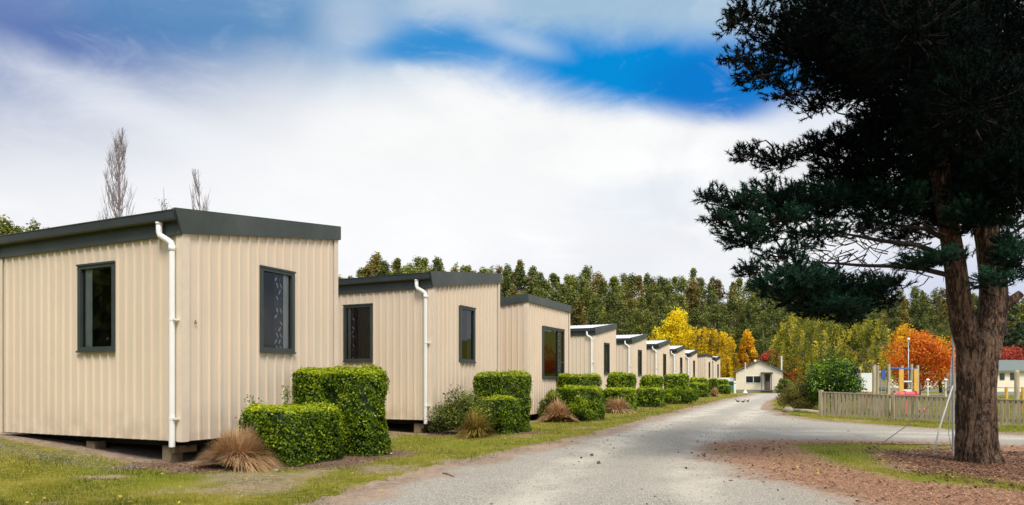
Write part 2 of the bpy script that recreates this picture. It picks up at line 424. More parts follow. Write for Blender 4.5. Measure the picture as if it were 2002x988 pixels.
def road_mat():
    m, t, b = new_mat('gravel_road'); v,n1,n2,n3,n4,dirt,ned = ground_nodes(t, True)
    vo = t.n.new('ShaderNodeTexVoronoi'); t.l.new(v, vo.inputs['Vector']); vo.inputs['Scale'].default_value=75
    sep = t.n.new('ShaderNodeSeparateColor'); t.l.new(vo.outputs['Color'], sep.inputs[0])
    g = t.mix(sep.outputs[0], (.43,.385,.31), (.60,.55,.46))
    g = t.mix(t.ramp(sep.outputs[1],.86,.9), g, (.78,.75,.68)); g = t.mix(t.ramp(sep.outputs[2],.88,.92), g, (.22,.20,.165))
    g = t.mix(t.ramp(vo.outputs['Distance'],.35,.75), g, (.30,.27,.22))
    fine = t.mix(t.ramp(n3,.3,.7), (.63,.565,.46), (.78,.71,.59))
    big = t.noise(t.coord('Object',(.5,.16,1)), 1.6, 5)
    tr = t.m('MULTIPLY', t.attr('track'), t.ramp(t.m('ADD', t.m('MULTIPLY',n1,.6), t.m('MULTIPLY',big,.4)), .32,.60))
    g = t.mix(t.m('MULTIPLY', tr, .85), g, fine)
    g = t.mix(t.m('MULTIPLY', t.ramp(n2,.5,.8), .35), g, (.38,.35,.30))
    g = t.mix(t.m('MULTIPLY', t.ramp(big,.55,.72), .35), g, (.42,.37,.30))
    c = t.mix(t.attr('dirt'), g, dirt); c = t.mix(t.attr('needle'), c, ned)
    t.l.new(c, b.inputs['Base Color']); b.inputs['Roughness'].default_value=.95; b.inputs['Specular IOR Level'].default_value=.15
    h = t.m('ADD', t.m('MULTIPLY', t.m('SUBTRACT', 1.0, vo.outputs['Distance']), .5), n3)
    t.l.new(t.bump(h, .7, .025), b.inputs['Normal']); return m

xs = axis(-700,-11,20,700,.13,40); ys = axis(-60,2.5,44,900,.13,60)
gX,gY,gF = grid(xs, ys)
rd, dirt, needle, dark, _ = zones(gX, gY)
gZ = height(gX, gY)-.03*smooth(-rd/.5)       # the road bed is sunk a little below its own sheet
me = np_mesh('ground', np.stack([gX,gY,gZ],1), gF, {'dirt':dirt,'needle':needle,'dark':dark}, True)
tag(link('ground', me, ground_mat()), kind='structure')

rxs = np.concatenate([np.arange(-5.6, 17, .14), np.arange(17,45.5,.5)]); rys = np.concatenate([np.arange(.2,36,.14), np.arange(36,67.2,.3)])
rX,rY,rF = grid(rxs, rys); rd = sdf(ROAD, rX, rY)
edge = fbm(rX,rY,.9,3)
keep = (rd[rF] < .30).any(1)
rF = rF[keep]; used = np.unique(rF); remap = np.zeros(len(rX), int); remap[used] = np.arange(len(used)); rF = remap[rF]
rX, rY, rd = rX[used], rY[used], rd[used]
n1 = fbm(rX,rY,.9,3); n2 = fbm(rX,rY,.25,8)
rdirt = smooth((rd+.34+(n1-.5)*.7+(n2-.5)*.3)/.36)
nd = sdf(NEEDLE, rX, rY)+(n1-.5)*1.1+(n2-.5)*.6
rneed = smooth(.5-nd/1.9)*(.35+.65*smooth((n2*.6+n1*.4-.38)/.16))
CL = [(.4,2),(1.0,7),(1.7,10),(3.2,14.5),(7.0,23.5),(10.6,32),(15.8,44),(22.5,60)]
dc = np.full(len(rX), 1e9)
for (x0,y0),(x1,y1) in zip(CL[:-1],CL[1:]):
    ex,ey=x1-x0,y1-y0; tt=np.clip(((rX-x0)*ex+(rY-y0)*ey)/(ex*ex+ey*ey),0,1); dc=np.minimum(dc,np.hypot(rX-x0-tt*ex,rY-y0-tt*ey))
track = np.exp(-((dc-.85+(n1-.5)*.5)/.42)**2)*.95+.25*smooth((rY-14)/10)
bx = np.abs(rY-(16.3-(rX-6)*.28)); track = np.maximum(track, (rX>6)*(rY<20)*np.exp(-((bx-.6)/.5)**2)*.8)
rZ = height(rX,rY)+.006-.02*np.exp(-((dc-.85)/.35)**2)+.012*(fbm(rX,rY,1.1,21)-.5)
me = np_mesh('road', np.stack([rX,rY,rZ],1), rF, {'dirt':rdirt,'needle':rneed,'track':np.clip(track,0,1)}, True)
tag(link('gravel_road', me, road_mat()), kind='structure')

# ------------------------------------------------------------------ lawn blades, litter, stones (stuff)
def scatter(n, x0, x1, y0, y1, power=1.6):
    """random ground points, denser towards the camera, inside the camera's reach"""
    y = y0+(y1-y0)*rng.random(n)**power; x = x0+(x1-x0)*rng.random(n)
    return x, y
def view_clip(x, y, m=.08): return np.abs(x/np.maximum(y,.1)) < (.736+m)
def blades(n):
    u = -.82+1.64*rng.random(n); y = 6.0*(60/6.0)**(rng.random(n)**1.15)
    x = u*y
    rd, dirt, needle, dark, n3 = zones(x, y)
    keep = (rd > .05) & (rng.random(n) > np.clip(dirt*1.05,0,1)) & (rng.random(n) > needle) & (rng.random(n) > dark*.85)
    x, y, n3 = x[keep], y[keep], n3[keep]; n = len(x)
    z = height(x, y)
    far = np.clip(y/14, .8, 5)
    h = rng.uniform(.016,.050,n)*np.clip(far,.9,2.0)*(1+.6*(fbm(x,y,.5,31)>.58)*1.4); w = rng.uniform(.004,.008,n)*far
    a = rng.uniform(0,2*np.pi,n); lean = rng.uniform(.1,1.0,n)
    dx, dy = np.cos(a), np.sin(a); b = rng.uniform(0,2*np.pi,n)
    P0 = np.stack([x-np.cos(b)*w/2, y-np.sin(b)*w/2, z-.004],1); P1 = np.stack([x+np.cos(b)*w/2, y+np.sin(b)*w/2, z-.004],1)
    P2 = np.stack([x+dx*h*lean, y+dy*h*lean, z+h*(1-.3*lean)],1)
    V = np.stack([P0,P1,P2],1).reshape(-1,3)
    t = np.clip(.46+(fbm(x,y,.9,41)-.5)*1.9+(fbm(x,y,.22,44)-.5)*.7+rng.normal(0,.18,n)+(n3-.5)*.6, 0, 1)
    t[rng.random(n)<.10] = .95
    return np_mesh('lawn_grass', V, np.arange(3*n).reshape(n,3), np.repeat(t,3))
tag(link('lawn_grass', blades(420000), M['grass']), 'short yellow green grass covering the lawns beside the gravel road', 'grass', kind='stuff')

def chips(n, x, y, size, flat=.35):
    """small irregular tetra lumps"""
    z = height(x,y); n = len(x)
    base = np.stack([x,y,z+size*.15],1)
    q = unit(rng.normal(size=(n,4,3)))*size[:,None,None]; q[:,:,2] *= flat
    V = (base[:,None]+q).reshape(-1,3); i = np.arange(n)[:,None]*4
    Fc = np.concatenate([i+np.array([[0,1,2]]), i+np.array([[0,3,1]]), i+np.array([[1,3,2]]), i+np.array([[2,3,0]])],0)
    return V, Fc
# loose gravel
n = 26000; u = -.5+1.3*rng.random(n); y = 6.0*(4.2)**(rng.random(n)); x = u*y
k = sdf(ROAD,x,y) < .25; x,y = x[k],y[k]; s = rng.uniform(.003,.010,len(x))*np.clip(y/8,1,2.4); s[rng.random(len(s))<.012]*=2.3
V,Fc = chips(len(x),x,y,s,.6); tag(link('loose_gravel', np_mesh('loose_gravel',V,Fc,np.repeat(rng.random(len(x)),4)), M['pebble']), 'loose grey gravel stones strewn over the road', 'gravel', kind='stuff')
# gravel bank beneath the first cabin
n = 5000; a = rng.random(n); x = -9.6+4.4*a; y = 8.95+ (x+5.2)*-.42+rng.normal(0,.22,n); 
s = rng.uniform(.006,.018,n); V,Fc = chips(n,x,y+.55,s,.6); tag(link('gravel_bank', np_mesh('gravel_bank',V,Fc,np.repeat(rng.random(n)*.8,4)), M['pebble']), 'grey drainage gravel along the base of the nearest cabin', 'gravel', kind='stuff')
# needles and dead leaves
n = 190000; u = .2+.6*rng.random(n); y = 6.2*(2.6)**(rng.random(n)); x = u*y
n1 = fbm(x,y,.9,3); n2 = fbm(x,y,.25,8)
_rd,_di,_ne,_da,_ = zones(x,y)
k = rng.random(n) < np.maximum(_ne, _da); x,y,dk = x[k],y[k],_da[k]; n = len(x)
a = rng.uniform(0,2*np.pi,n); L = rng.uniform(.03,.075,n)*(1-.4*dk); w = rng.uniform(.0014,.003,n)*(1+3*dk); z = height(x,y)+.008+rng.random(n)*.012
D = np.stack([np.cos(a),np.sin(a),rng.normal(0,.15,n)],1); S = np.stack([-np.sin(a),np.cos(a),np.zeros(n)],1); P = np.stack([x,y,z],1)
V = np.stack([P-D*L[:,None]/2-S*w[:,None], P-D*L[:,None]/2+S*w[:,None], P+D*L[:,None]/2+S*w[:,None], P+D*L[:,None]/2-S*w[:,None]],1).reshape(-1,3)
t = np.clip(np.where(dk>.5, rng.uniform(0,.6,n), rng.uniform(.3,1,n)),0,1)
tag(link('pine_needle_litter', np_mesh('pine_needle_litter',V,np.arange(4*n).reshape(n,4),np.repeat(t,4)), M['litter']), 'reddish brown fallen pine needles carpeting the verge by the big pine', 'pine needles', kind='stuff')
# cones and dark curled leaves
n = 9500; u = .05+.75*rng.random(n); y = 6.3*(2.4)**(rng.random(n)); x = u*y
_rd,_di,_ne,_da,_ = zones(x,y)
p = np.maximum(_ne*.42, _da*1.0)+.015*(_rd<0)*(x>1)+.5*(sdf(GRASSISLE,x,y)<0)*(x>.33*y+2.2); k = rng.random(n) < p; x,y = x[k],y[k]
s = rng.uniform(.014,.040,len(x))*(1+.5*(rng.random(len(x))<.08)); V,Fc = chips(len(x),x,y,s,.7)
tag(link('fallen_cones', np_mesh('fallen_cones',V,Fc,np.repeat(rng.random(len(x))*.28,4)), M['litter']), 'small dark pine cones and curled leaves scattered around the pine trunk', 'pine cones', kind='stuff')
# bark and dead leaf crumbs in the planting beds
px_=[];py_=[]
for cx,cy,r__ in BEDS:
    m_=int(900*r__/(max(1,cy/11)**1.5)); a_=rng.uniform(0,6.28,m_); q_=r__*1.05*np.sqrt(rng.random(m_)); px_.append(cx+q_*np.cos(a_)); py_.append(cy+q_*np.sin(a_))
x=np.concatenate(px_); y=np.concatenate(py_); s_=rng.uniform(.008,.024,len(x))*np.clip(y/12,1,2.2); V,Fc=chips(len(x),x,y,s_,.5)
tag(link('bark_mulch', np_mesh('bark_mulch',V,Fc,np.repeat(rng.random(len(x))**1.7*.9,4)), M['litter']), 'brown bark crumbs and dead leaves on the earth around the hedges', 'bark mulch', kind='stuff')
# yellow and tan fallen leaves on the lawn
n = 750; u = -.74+1.2*rng.random(n); y = 6.6*(3.4)**(rng.random(n)); x = u*y; _rd = sdf(ROAD,x,y); k = (_rd>-.35); x,y=x[k],y[k]; n=len(x)
P = np.stack([x,y,height(x,y)+.03],1); V,Fc,T = leaf_arrays(P, np.array([0,0,1.])+rng.normal(0,.35,(n,3)), rng.uniform(.02,.045,n), rng.random(n), .7)
tag(link('fallen_leaves', np_mesh('fallen_leaves',V,Fc,T), M['leafyellow']), 'scattered tan and yellow leaves lying on the lawn', 'fallen leaves', kind='stuff')

# ------------------------------------------------------------------ cabins
RIB = .19
def rib_profile(L):
    pts = [(0,0)]; t = .09
    while t < L-.06:
        pts += [(t-.021,0),(t-.014,.026),(t+.014,.026),(t+.021,0)]; t += RIB
    pts.append((L,0)); return pts
def wall_panel(mb, L, zb, ztop, opens, mp):
    pts = rib_profile(L); ts = [p[0] for p in pts]; ds = [p[1] for p in pts]
    cuts = sorted(set([round(c,4) for c in ts]+[round(o[k],4) for o in opens for k in (0,1)]))
    for a, b in zip(cuts[:-1], cuts[1:]):
        if b-a < 1e-4: continue
        da, db = np.interp(a, ts, ds), np.interp(b, ts, ds); m = (a+b)/2
        segs = [(zb, None)]
        for o in opens:
            if o[0]-1e-4 <= m <= o[1]+1e-4: segs = [(zb,o[2]),(o[3],None)]
        for z0, z1 in segs:
            za, zc = (ztop(a), ztop(b)) if z1 is None else (z1, z1)
            mb.add([mp(a,da,z0), mp(b,db,z0), mp(b,db,zc), mp(a,da,za)], [(0,1,2,3)])

def make_window(parent, mp, t0, t1, z0, z1, style):
    """mp(t,d,z): d outwards"""
    W = MB()
    def bx(a,b,c,d,e,f_):     # t range, d range, z range through mp
        vs = [mp(a,c,e),mp(b,c,e),mp(b,d,e),mp(a,d,e),mp(a,c,f_),mp(b,c,f_),mp(b,d,f_),mp(a,d,f_)]
        W.add(vs, [(0,3,2,1),(4,5,6,7),(0,1,5,4),(1,2,6,5),(2,3,7,6),(3,0,4,7)])
    fw = .05
    bx(t0-.02,t0+fw,-.03,.045,z0-.02,z1+.02); bx(t1-fw,t1+.02,-.03,.045,z0-.02,z1+.02)
    bx(t0+fw,t1-fw,-.03,.045,z0-.02,z0+fw); bx(t0+fw,t1-fw,-.03,.045,z1-fw,z1+.02)
    bx(t0-.03,t1+.03,.046,.062,z1+.0,z1+.028)      # head flashing
    bx(t0-.03,t1+.03,.046,.066,z0-.035,z0-.008)
    if style == 'split':
        s = t0+(t1-t0)*.70; bx(s-.025,s+.025,-.028,.04,z0+fw,z1-fw); zz = z0+(z1-z0)*.32; bx(s+.025,t1-fw,-.028,.035,zz-.02,zz+.02)
    fr = W.build('window', M['frame'], parent)
    G = MB(); q = [Vector(mp(*v)) for v in ((t0+fw,0,z0+fw),(t1-fw,0,z0+fw),(t1-fw,0,z1-fw),(t0+fw,0,z1-fw))]
    if (q[1]-q[0]).cross(q[2]-q[1]).dot(Vector(mp(0,1,0))-Vector(mp(0,0,0))) < 0: q.reverse()
    G.add(q,[(0,1,2,3)]); G.build('pane', M['glass'], fr, fix=False)
    J = MB(); W2 = W; W = J     # pale reveal lining
    for a,b,e,g in ((t0+.012,t0+fw-.004,z0+.01,z1-.01),(t1-fw+.004,t1-.012,z0+.01,z1-.01)):
        bx(a,b,-.16,-.034,e,g)
    bx(t0+fw,t1-fw,-.16,-.034,z0+.01,z0+fw-.012)
    J.build('reveal', M['jamb'], fr)
    def cur(a, b, m, dd=-.07):
        Cc = MB(); n = max(6,int((b-a)/.012)); vs=[]; 
        for i in range(n+1):
            t = a+(b-a)*i/n; d = dd-.012*math.sin(i*1.05+a*9)
            vs += [mp(t,d,z0-.02), mp(t,d,z1+.02)]
        Cc.add(vs, [(2*i,2*i+2,2*i+3,2*i+1) for i in range(n)]); nb_=len(Cc.f); o_ = []
        if m is M['curtain']:
            z_ = z0+.06; k_ = 0
            while z_ < z1-.08:
                for c_ in np.arange(a+.04, b-.02, .085):
                    if random.random() < .22: continue
                    sg = 1 if k_%2 else -1; an = sg*R(32)+random.uniform(-.2,.2); cc = c_+(.0 if k_%2 else .03)
                    l_, w_ = random.uniform(.05,.062), random.uniform(.016,.022); L_=[]
                    for u,v in ((-1,0),(-.35,.9),(.35,.8),(1,0),(.35,-.8),(-.35,-.9)):
                        t_ = cc+math.sin(an)*u*l_+math.cos(an)*v*w_; zz_ = z_+math.cos(an)*u*l_-math.sin(an)*v*w_; L_.append(mp(min(max(t_,a),b),dd+.016,zz_))
                    Cc.add(L_,[tuple(range(6))]); o_.append(1 if random.random()<.68 else 2)
                z_ += .105; k_ += 1
        ob = Cc.build('curtain', m, fr, smooth=False, fix=False)
        if o_:
            ob.data.materials.append(M['leafwhite']); ob.data.materials.append(M['leafpurple'])
            for q_, mi in enumerate(o_): ob.data.polygons[nb_+q_].material_index = mi
    w = t1-t0
    if style == 'left_reveal': cur(t1-fw-.15, t1-fw+.01, M['jamb'], -.05)
    if style == 'print': cur(t0+w*.50, t0+w*.79, M['curtain'], -.06); cur(t1-fw-.12, t1-fw+.01, M['jamb'], -.05)
    if style == 'print_left': cur(t0+w*.05, t0+w*.58, M['plaincurtain'], -.06); cur(t0+w*.70, t0+w*.84, M['curtain'],-.07); cur(t1-fw-.07, t1-fw+.01, M['jamb'], -.05)
    if style == 'split': cur(t1-w*.16, t1-.05, M['curtain'])
    return fr

def make_cabin(i, label, D=4.45, W=3.35, wa=None, wb=None, number=None, styleA='left_reveal', styleB='print'):
    (p, kind), zf = CAB[i], ZF[i]
    root = empty('cabin', (p[0],p[1],0), math.atan2(A[1],A[0]), label, 'cabin', 'cream cabins in a row along the road')
    zt = 3.62
    if kind == 'A': top = lambda x, y: zt+.125*x
    elif kind == 'B': top = lambda x, y: 3.72-.09*y
    else: top = lambda x, y: 3.5+.1*x
    oA = [(wa[0],wa[1],wa[2],wa[3])] if wa else []; oB = [(wb[0],wb[1],wb[2],wb[3])] if wb else []
    wl = MB(); low = .06
    mA = lambda t,d,z: (-d, t, z); mB = lambda t,d,z: (t, -d, z)
    mC = lambda t,d,z: (W+d, t, z); mD = lambda t,d,z: (t, D+d, z)
    wall_panel(wl, D, zf, lambda t: top(0,t)-low, oA, mA); wall_panel(wl, W, zf, lambda t: top(t,0)-low, oB, mB)
    wall_panel(wl, D, zf, lambda t: top(W,t)-low, [], mC); wall_panel(wl, W, zf, lambda t: top(t,D)-low, [], mD)
    wl.build('wall', M['cream'], root, fix=False)
    # corner flashings
    for (cx_,cy_,sx,sy) in ((0,0,-1,-1),(0,D,-1,1),(W,0,1,-1),(W,D,1,1)):
        zt_ = top(cx_,cy_)-.12; e=.027; fl = MB()
        x0,x1 = sorted((cx_+sx*e, cx_-sx*.085)); y0,y1 = sorted((cy_+sy*e, cy_+sy*(e-.004)))
        fl.box(x0,x1,y0,y1,zf-.008,zt_)
        x0,x1 = sorted((cx_+sx*e, cx_+sx*(e-.004))); y0,y1 = sorted((cy_+sy*(e-.005), cy_-sy*.085))
        fl.box(x0,x1,y0,y1,zf-.008,zt_)
        fl.build('corner_flashing', M['cream_flash'], root)
    # floor, inner lining
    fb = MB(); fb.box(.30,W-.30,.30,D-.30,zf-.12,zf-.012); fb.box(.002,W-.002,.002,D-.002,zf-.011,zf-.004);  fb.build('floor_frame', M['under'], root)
    li = MB(); th=.10
    def wallin(mp, L, o):
        ts=[0.05]+([o[0][0],o[0][1]] if o else [])+[L-.05]
        for a,b in zip(ts[:-1],ts[1:]):
            if o and abs(a-o[0][0])<1e-6:
                li.add([mp(a,-.165,zf),mp(b,-.165,zf),mp(b,-.165,o[0][2]),mp(a,-.165,o[0][2])],[(0,1,2,3)])
                li.add([mp(a,-.165,o[0][3]),mp(b,-.165,o[0][3]),mp(b,-.165,3.35),mp(a,-.165,3.35)],[(0,1,2,3)])
            else: li.add([mp(a,-.165,zf),mp(b,-.165,zf),mp(b,-.165,3.35),mp(a,-.165,3.35)],[(0,1,2,3)])
    wallin(mA,D,oA); wallin(mB,W,oB); wallin(mC,D,[]); wallin(mD,W,[])
    li.add([(.1,.1,3.3),(W-.1,.1,3.3),(W-.1,D-.1,3.3),(.1,D-.1,3.3)],[(0,1,2,3)])
    li.add([(.1,.1,zf+.01),(W-.1,.1,zf+.01),(W-.1,D-.1,zf+.01),(.1,D-.1,zf+.01)],[(0,1,2,3)])
    li.build('lining', M['inner'], root, fix=False)
    # roof sheet
    rf = MB(); oh = .09
    if kind in 'AC':
        y0,y1 = -.045, D+.045; n = int((y1-y0)/RIB); prof=[(y0,0)]
        for k_ in range(n+1):
            c = y0+.09+k_*RIB
            if c < y1-.04: prof += [(c-.035,0),(c-.018,.03),(c+.018,.03),(c+.035,0)]
        prof.append((y1,0))
        for (a,ha),(b,hb) in zip(prof[:-1],prof[1:]):
            vs=[]
            for x in (-oh-.04, W+.05):
                vs += [(x,a,top(x,0)+ha+.005),(x,b,top(x,0)+hb+.005)]
            vs += [(v[0],v[1],v[2]-.006) for v in vs]
            rf.add(vs, [(0,2,3,1),(4,5,7,6),(0,1,5,4),(2,6,7,3)])
    else:
        rf.add([(-.02,-.02,top(0,0)-.02),(W+.02,-.02,top(0,0)-.02),(W+.02,D+.05,top(0,D)-.02),(-.02,D+.05,top(0,D)-.02)],[(0,1,2,3)])
        for x in np.arange(.1,W,.19):
            rf.add([(x-.03,0,top(0,0)-.018),(x+.03,0,top(0,0)-.018),(x,0,top(0,0)+.008),(x-.03,D,top(0,D)-.018),(x+.03,D,top(0,D)-.018),(x,D,top(0,D)+.008)],[(0,1,2),(3,5,4),(0,3,4,1),(1,4,5,2),(2,5,3,0)])
    rf.build('roof', M['roof'], root, fix=False)
    fa = MB()
    if kind in 'AC':
        # fascia under the gutter, along the low side
        fa.box(-.054,-.030,-.028,D+.028, zt-.33, zt-.02)
        # barges following the slope (front and back), end cut raked at the gutter
        for y0,y1 in ((-.062,-.030),(D+.030,D+.062)):
            z0 = zt-.02
            fa.prism([(-.17,top(-.17,0)+.045),(W+.06,top(W+.06,0)+.045),(W+.06,top(W+.06,0)-.20),(-.053,top(0,0)-.34+.03)], 'y', y0, y1)
            ylo,yhi = (y0+.002,y1+.06) if y0<0 else (y0-.06,y1-.002)
            fa.add([(-.17,ylo,top(-.17,0)+.0455),(W+.06,ylo,top(W+.06,0)+.0455),(W+.06,yhi,top(W+.06,0)+.0455),(-.17,yhi,top(-.17,0)+.0455),
                    (-.17,ylo,top(-.17,0)+.052),(W+.06,ylo,top(W+.06,0)+.052),(W+.06,yhi,top(W+.06,0)+.052),(-.17,yhi,top(-.17,0)+.052)],
                   [(0,3,2,1),(4,5,6,7),(0,1,5,4),(1,2,6,5),(2,3,7,6),(3,0,4,7)])
        fa.box(W+.030,W+.058,-.028,D+.028, top(W,0)-.2, top(W,0)+.02)
    else:
        fa.box(-.03,W+.03,-.062,-.030, top(0,0)-.20, top(0,0)+.04)
        fa.box(-.03,W+.03,D+.030,D+.062, top(0,D)-.24, top(0,D)-.03)
        for x0,x1 in ((-.062,-.0305),(W+.0305,W+.062)):
            fa.prism([(-.062,top(0,-.06)+.041),(D+.062,top(0,D)+.03),(D+.062,top(0,D)-.2),(-.062,top(0,-.06)-.195)], 'x', x0, x1)
        # (prism 'x' takes (y,z))
    fa.build('fascia', M['fascia'], root, bevel=.004)
    if kind in 'AC':
        gu = MB(); g0,g1 = zt-.135, zt-.005
        # open box gutter with a rolled lip
        out = [(-.055,g1),(-.055,g0+.012),(-.075,g0),(-.15,g0),(-.172,g0+.02),(-.172,g1),(-.182,g1+.006),(-.180,g1+.018),(-.166,g1+.012),(-.164,g0+.026),(-.148,g0+.008),(-.078,g0+.008),(-.063,g0+.016),(-.063,g1)]
        n=len(out); vs=[(u,-.028,w) for u,w in out]+[(u,D+.028,w) for u,w in out]
        gu.add(vs,[(k,(k+1)%n,n+(k+1)%n,n+k) for k in range(n)])
        gu.box(-.170,-.058,-.0285,-.026,g0+.003,g1); gu.box(-.170,-.058,D+.026,D+.0285,g0+.003,g1)
        gu.build('gutter', M['gutter'], root)
        dp = MB(); px_=-.118
        path=[(px_,.34,g0+.03),(px_,.34,g0-.14),(px_+.004,.325,g0-.185),(px_+.03,.19,g0-.265),(-.075,.145,g0-.30),(-.072,.13,g0-.36),(-.072,.13,g0-.40),(-.072,.13,zf-.06),(-.072,.13,zf-.078),(-.072,.13,zf-.08)]
        dp.tube(path, .043, 14)
        dp.tube([(px_,.34,g0-.03),(px_,.34,g0+.004)], .050, 14); dp.tube([(-.072,.13,g0-.42),(-.072,.13,g0-.34)], .049, 14)
        d = dp.build('downpipe', M['pvc'], root, smooth=False)
        d.data.polygons.foreach_set('use_smooth',[len(pp.vertices)==4 for pp in d.data.polygons])
        for z_ in (zf+.33, zf+1.75):
            br = MB(); br.tube([(-.072,.13,z_-.016),(-.072,.13,z_+.016)], .0475, 14); br.box(-.115,-.024,.03,.052,z_-.014,z_+.014); br.box(-.1,-.05,.052,.085,z_-.013,z_+.013); br.build('bracket', M['pvc'], d)
    # timber piles
    for x,y in ((.20,.46),(.20,D*.5),(.30,D-.3),(W-.35,.22),(W-.35,D-.3)):
        w = (p[0]+A[0]*x+B[0]*y, p[1]+A[1]*x+B[1]*y); zg = hz(*w)
        b = MB(); b.box(x-.10,x+.10,y-.10,y+.10,zg-.06,zf-.09)
        if zf-.1-zg > .12: b.box(x-.10,x+.30,y-.16,y-.102,zf-.20,zf-.09)
        b.build('foundation_block', M['block'], root, bevel=.006)
    if wa: make_window(root, mA, *wa, styleA)
    if wb: make_window(root, mB, *wb, styleB)
    if number:
        cu = bpy.data.curves.new('house_number','FONT'); cu.body = number; cu.size = .085; cu.extrude = .003; cu.align_x='CENTER'
        tmp = bpy.data.objects.new('house_number', cu); col.objects.link(tmp); bpy.context.view_layer.update()
        me = bpy.data.meshes.new_from_object(tmp.evaluated_get(bpy.context.evaluated_depsgraph_get())); bpy.data.objects.remove(tmp)
        o = link('house_number', me, M['number'], root); o.location = (.195,-.033,2.03); o.rotation_euler=(R(90),0,0)
    return root
lbl = ['nearest and largest cream corrugated cabin with small black numeral on its corner',
 'cream corrugated cabin just behind the nearest one, tall narrow window reflecting sky',
 'cream cabin with no downpipe and a wide split window facing the road',
 'cream cabin with white downpipe just beyond the wide window cabin',
 'cream cabin between the fourth and sixth in the row, white downpipe and pale roof',
 'cream cabin right of the hedge pair with the clipped low box in front',
 'small looking cream cabin left of the yellow tree, seventh along the row',
 'distant cream cabin with pale roof just before the flat dark edged cabin',
 'distant cabin with dark roof edge and no downpipe, behind the last tall hedges',
 'farthest cabin at the end of the row with a pale blue grey roof']
wn = lambda t0,t1,z0=1.68,z1=3.0: (t0,t1,z0,z1)
make_cabin(0, lbl[0], wa=wn(1.45,2.30), wb=wn(1.45,2.20,1.70,3.05), number='6')
make_cabin(1, lbl[1], wa=wn(1.64,2.46), wb=wn(1.22,1.94), styleA='print_left', styleB='none')
make_cabin(2, lbl[2], W=3.5, wb=wn(1.15,2.93,1.30,2.88), styleB='split')
for i in range(3,9):
    make_cabin(i, lbl[i], W=3.2, wa=wn(1.6,2.4), wb=wn(1.3,2.1,1.55,3.0), styleA='left_reveal', styleB='none')
make_cabin(9, lbl[9], W=3.0, D=4, wb=wn(1.2,1.9,1.6,2.9), styleB='none')

# ------------------------------------------------------------------ hedges and shrubs
def rbox_points(n, hx, hy, h, r):
    """points and normals on a rounded box surface, centre base at 0"""
    a = np.array([hy*h*2, hy*h*2, hx*h*2, hx*h*2, hx*hy*4]); a = a/a.sum(); f = rng.choice(5, n, p=a)
    u = rng.uniform(-1,1,n); w = rng.uniform(-1,1,n); z = (w+1)/2*h
    P = np.zeros((n,3))
    for k,(x,y,zz) in enumerate(((hx,None,0),(-hx,None,0),(None,hy,0),(None,-hy,0),(None,None,h))):
        m = f==k
        if k<2: P[m] = np.stack([np.full(m.sum(),x), u[m]*hy, z[m]],1)
        elif k<4: P[m] = np.stack([u[m]*hx, np.full(m.sum(),y), z[m]],1)
        else: P[m] = np.stack([u[m]*hx, w[m]*hy, np.full(m.sum(),h)],1)
    Q = np.stack([np.clip(P[:,0],-(hx-r),hx-r), np.clip(P[:,1],-(hy-r),hy-r), np.minimum(P[:,2],h-r)],1)
    d = unit(P-Q); return Q+d*r, d
def n3d(P, s, seed=0): return .5*(fbm(P[:,0]+P[:,2]*.7, P[:,1]-P[:,2]*.6, s, seed)+fbm(P[:,2]+P[:,0]*.31, P[:,0]*.6+P[:,1]*.5, s, seed+7))
def hedge(cx, cy, hx, hy, h, label, leaf=.040, dens=3000, group='clipped hedges in front of the cabins', name='clipped_hedge', rot=None, r=.23):
    rz = math.atan2(A[1],A[0]) if rot is None else rot
    area = 4*hx*hy+4*(hx+hy)*h; n = int(area*dens)
    P, N = rbox_points(n, hx, hy, h, r)
    seed = int(abs(cx*37+cy*11))%50
    bul = (n3d(P,.45,seed)-.5)*.24; inset = rng.random(n)**1.6*.09
    P = P+N*(bul-inset)[:,None]; P[:,2] = np.maximum(P[:,2], .02)
    edge_up = rng.random(n) < .035; P[edge_up] += N[edge_up]*rng.uniform(.02,.06,(edge_up.sum(),1))
    gapn = n3d(P,.16,seed+3); hole = n3d(P,.28,seed+11) < .33
    P[hole] -= N[hole]*.07
    t = .40+.36*(N[:,2]>.55)+(gapn-.5)*1.15-inset*3.2+rng.normal(0,.14,n)-.18*(P[:,2]<.25*h)-.25*hole+.11  # shading put into the tint: lighter tops, darker base, gaps and inner leaves
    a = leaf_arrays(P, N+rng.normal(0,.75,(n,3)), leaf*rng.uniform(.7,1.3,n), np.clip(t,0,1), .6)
    # solid box core in the darkest leaf tint, filling the gaps
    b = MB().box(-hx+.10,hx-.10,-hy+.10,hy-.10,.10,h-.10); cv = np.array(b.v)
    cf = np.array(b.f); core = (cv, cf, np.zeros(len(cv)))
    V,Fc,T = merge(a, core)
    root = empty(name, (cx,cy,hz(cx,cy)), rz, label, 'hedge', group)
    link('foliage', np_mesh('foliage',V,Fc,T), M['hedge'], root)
    st = MB()
    for _ in range(7):
        x = random.uniform(-hx+.12,hx-.12); y = random.uniform(-hy+.12,hy-.12); st.tube([(x,y,-.03),(x+random.uniform(-.05,.05),y,.2),(x*1.02,y*1.02,.4)],[.016,.013,.009],6)
    st.build('stem', M['bark'], root, smooth=True)
    return root
def hl(i, X0, X1, Y0, Y1, h, label, **k):
    c = loc2w(i,(X0+X1)/2,(Y0+Y1)/2); return hedge(c[0],c[1],(X1-X0)/2,(Y1-Y0)/2,h,label,**k)
hl(0,.34,1.60,-1.70,-.62,.86,'low square clipped hedge in front of the nearest cabin, brown tussock at its left')
hl(0,1.95,2.50,-1.88,-.12,1.42,'largest tall clipped hedge standing behind the low square hedge at the nearest cabin', leaf=.042)
hl(1,1.30,1.80,-1.72,-.25,1.40,'tall clipped hedge at the right end of the second cabin', leaf=.045, dens=2200)
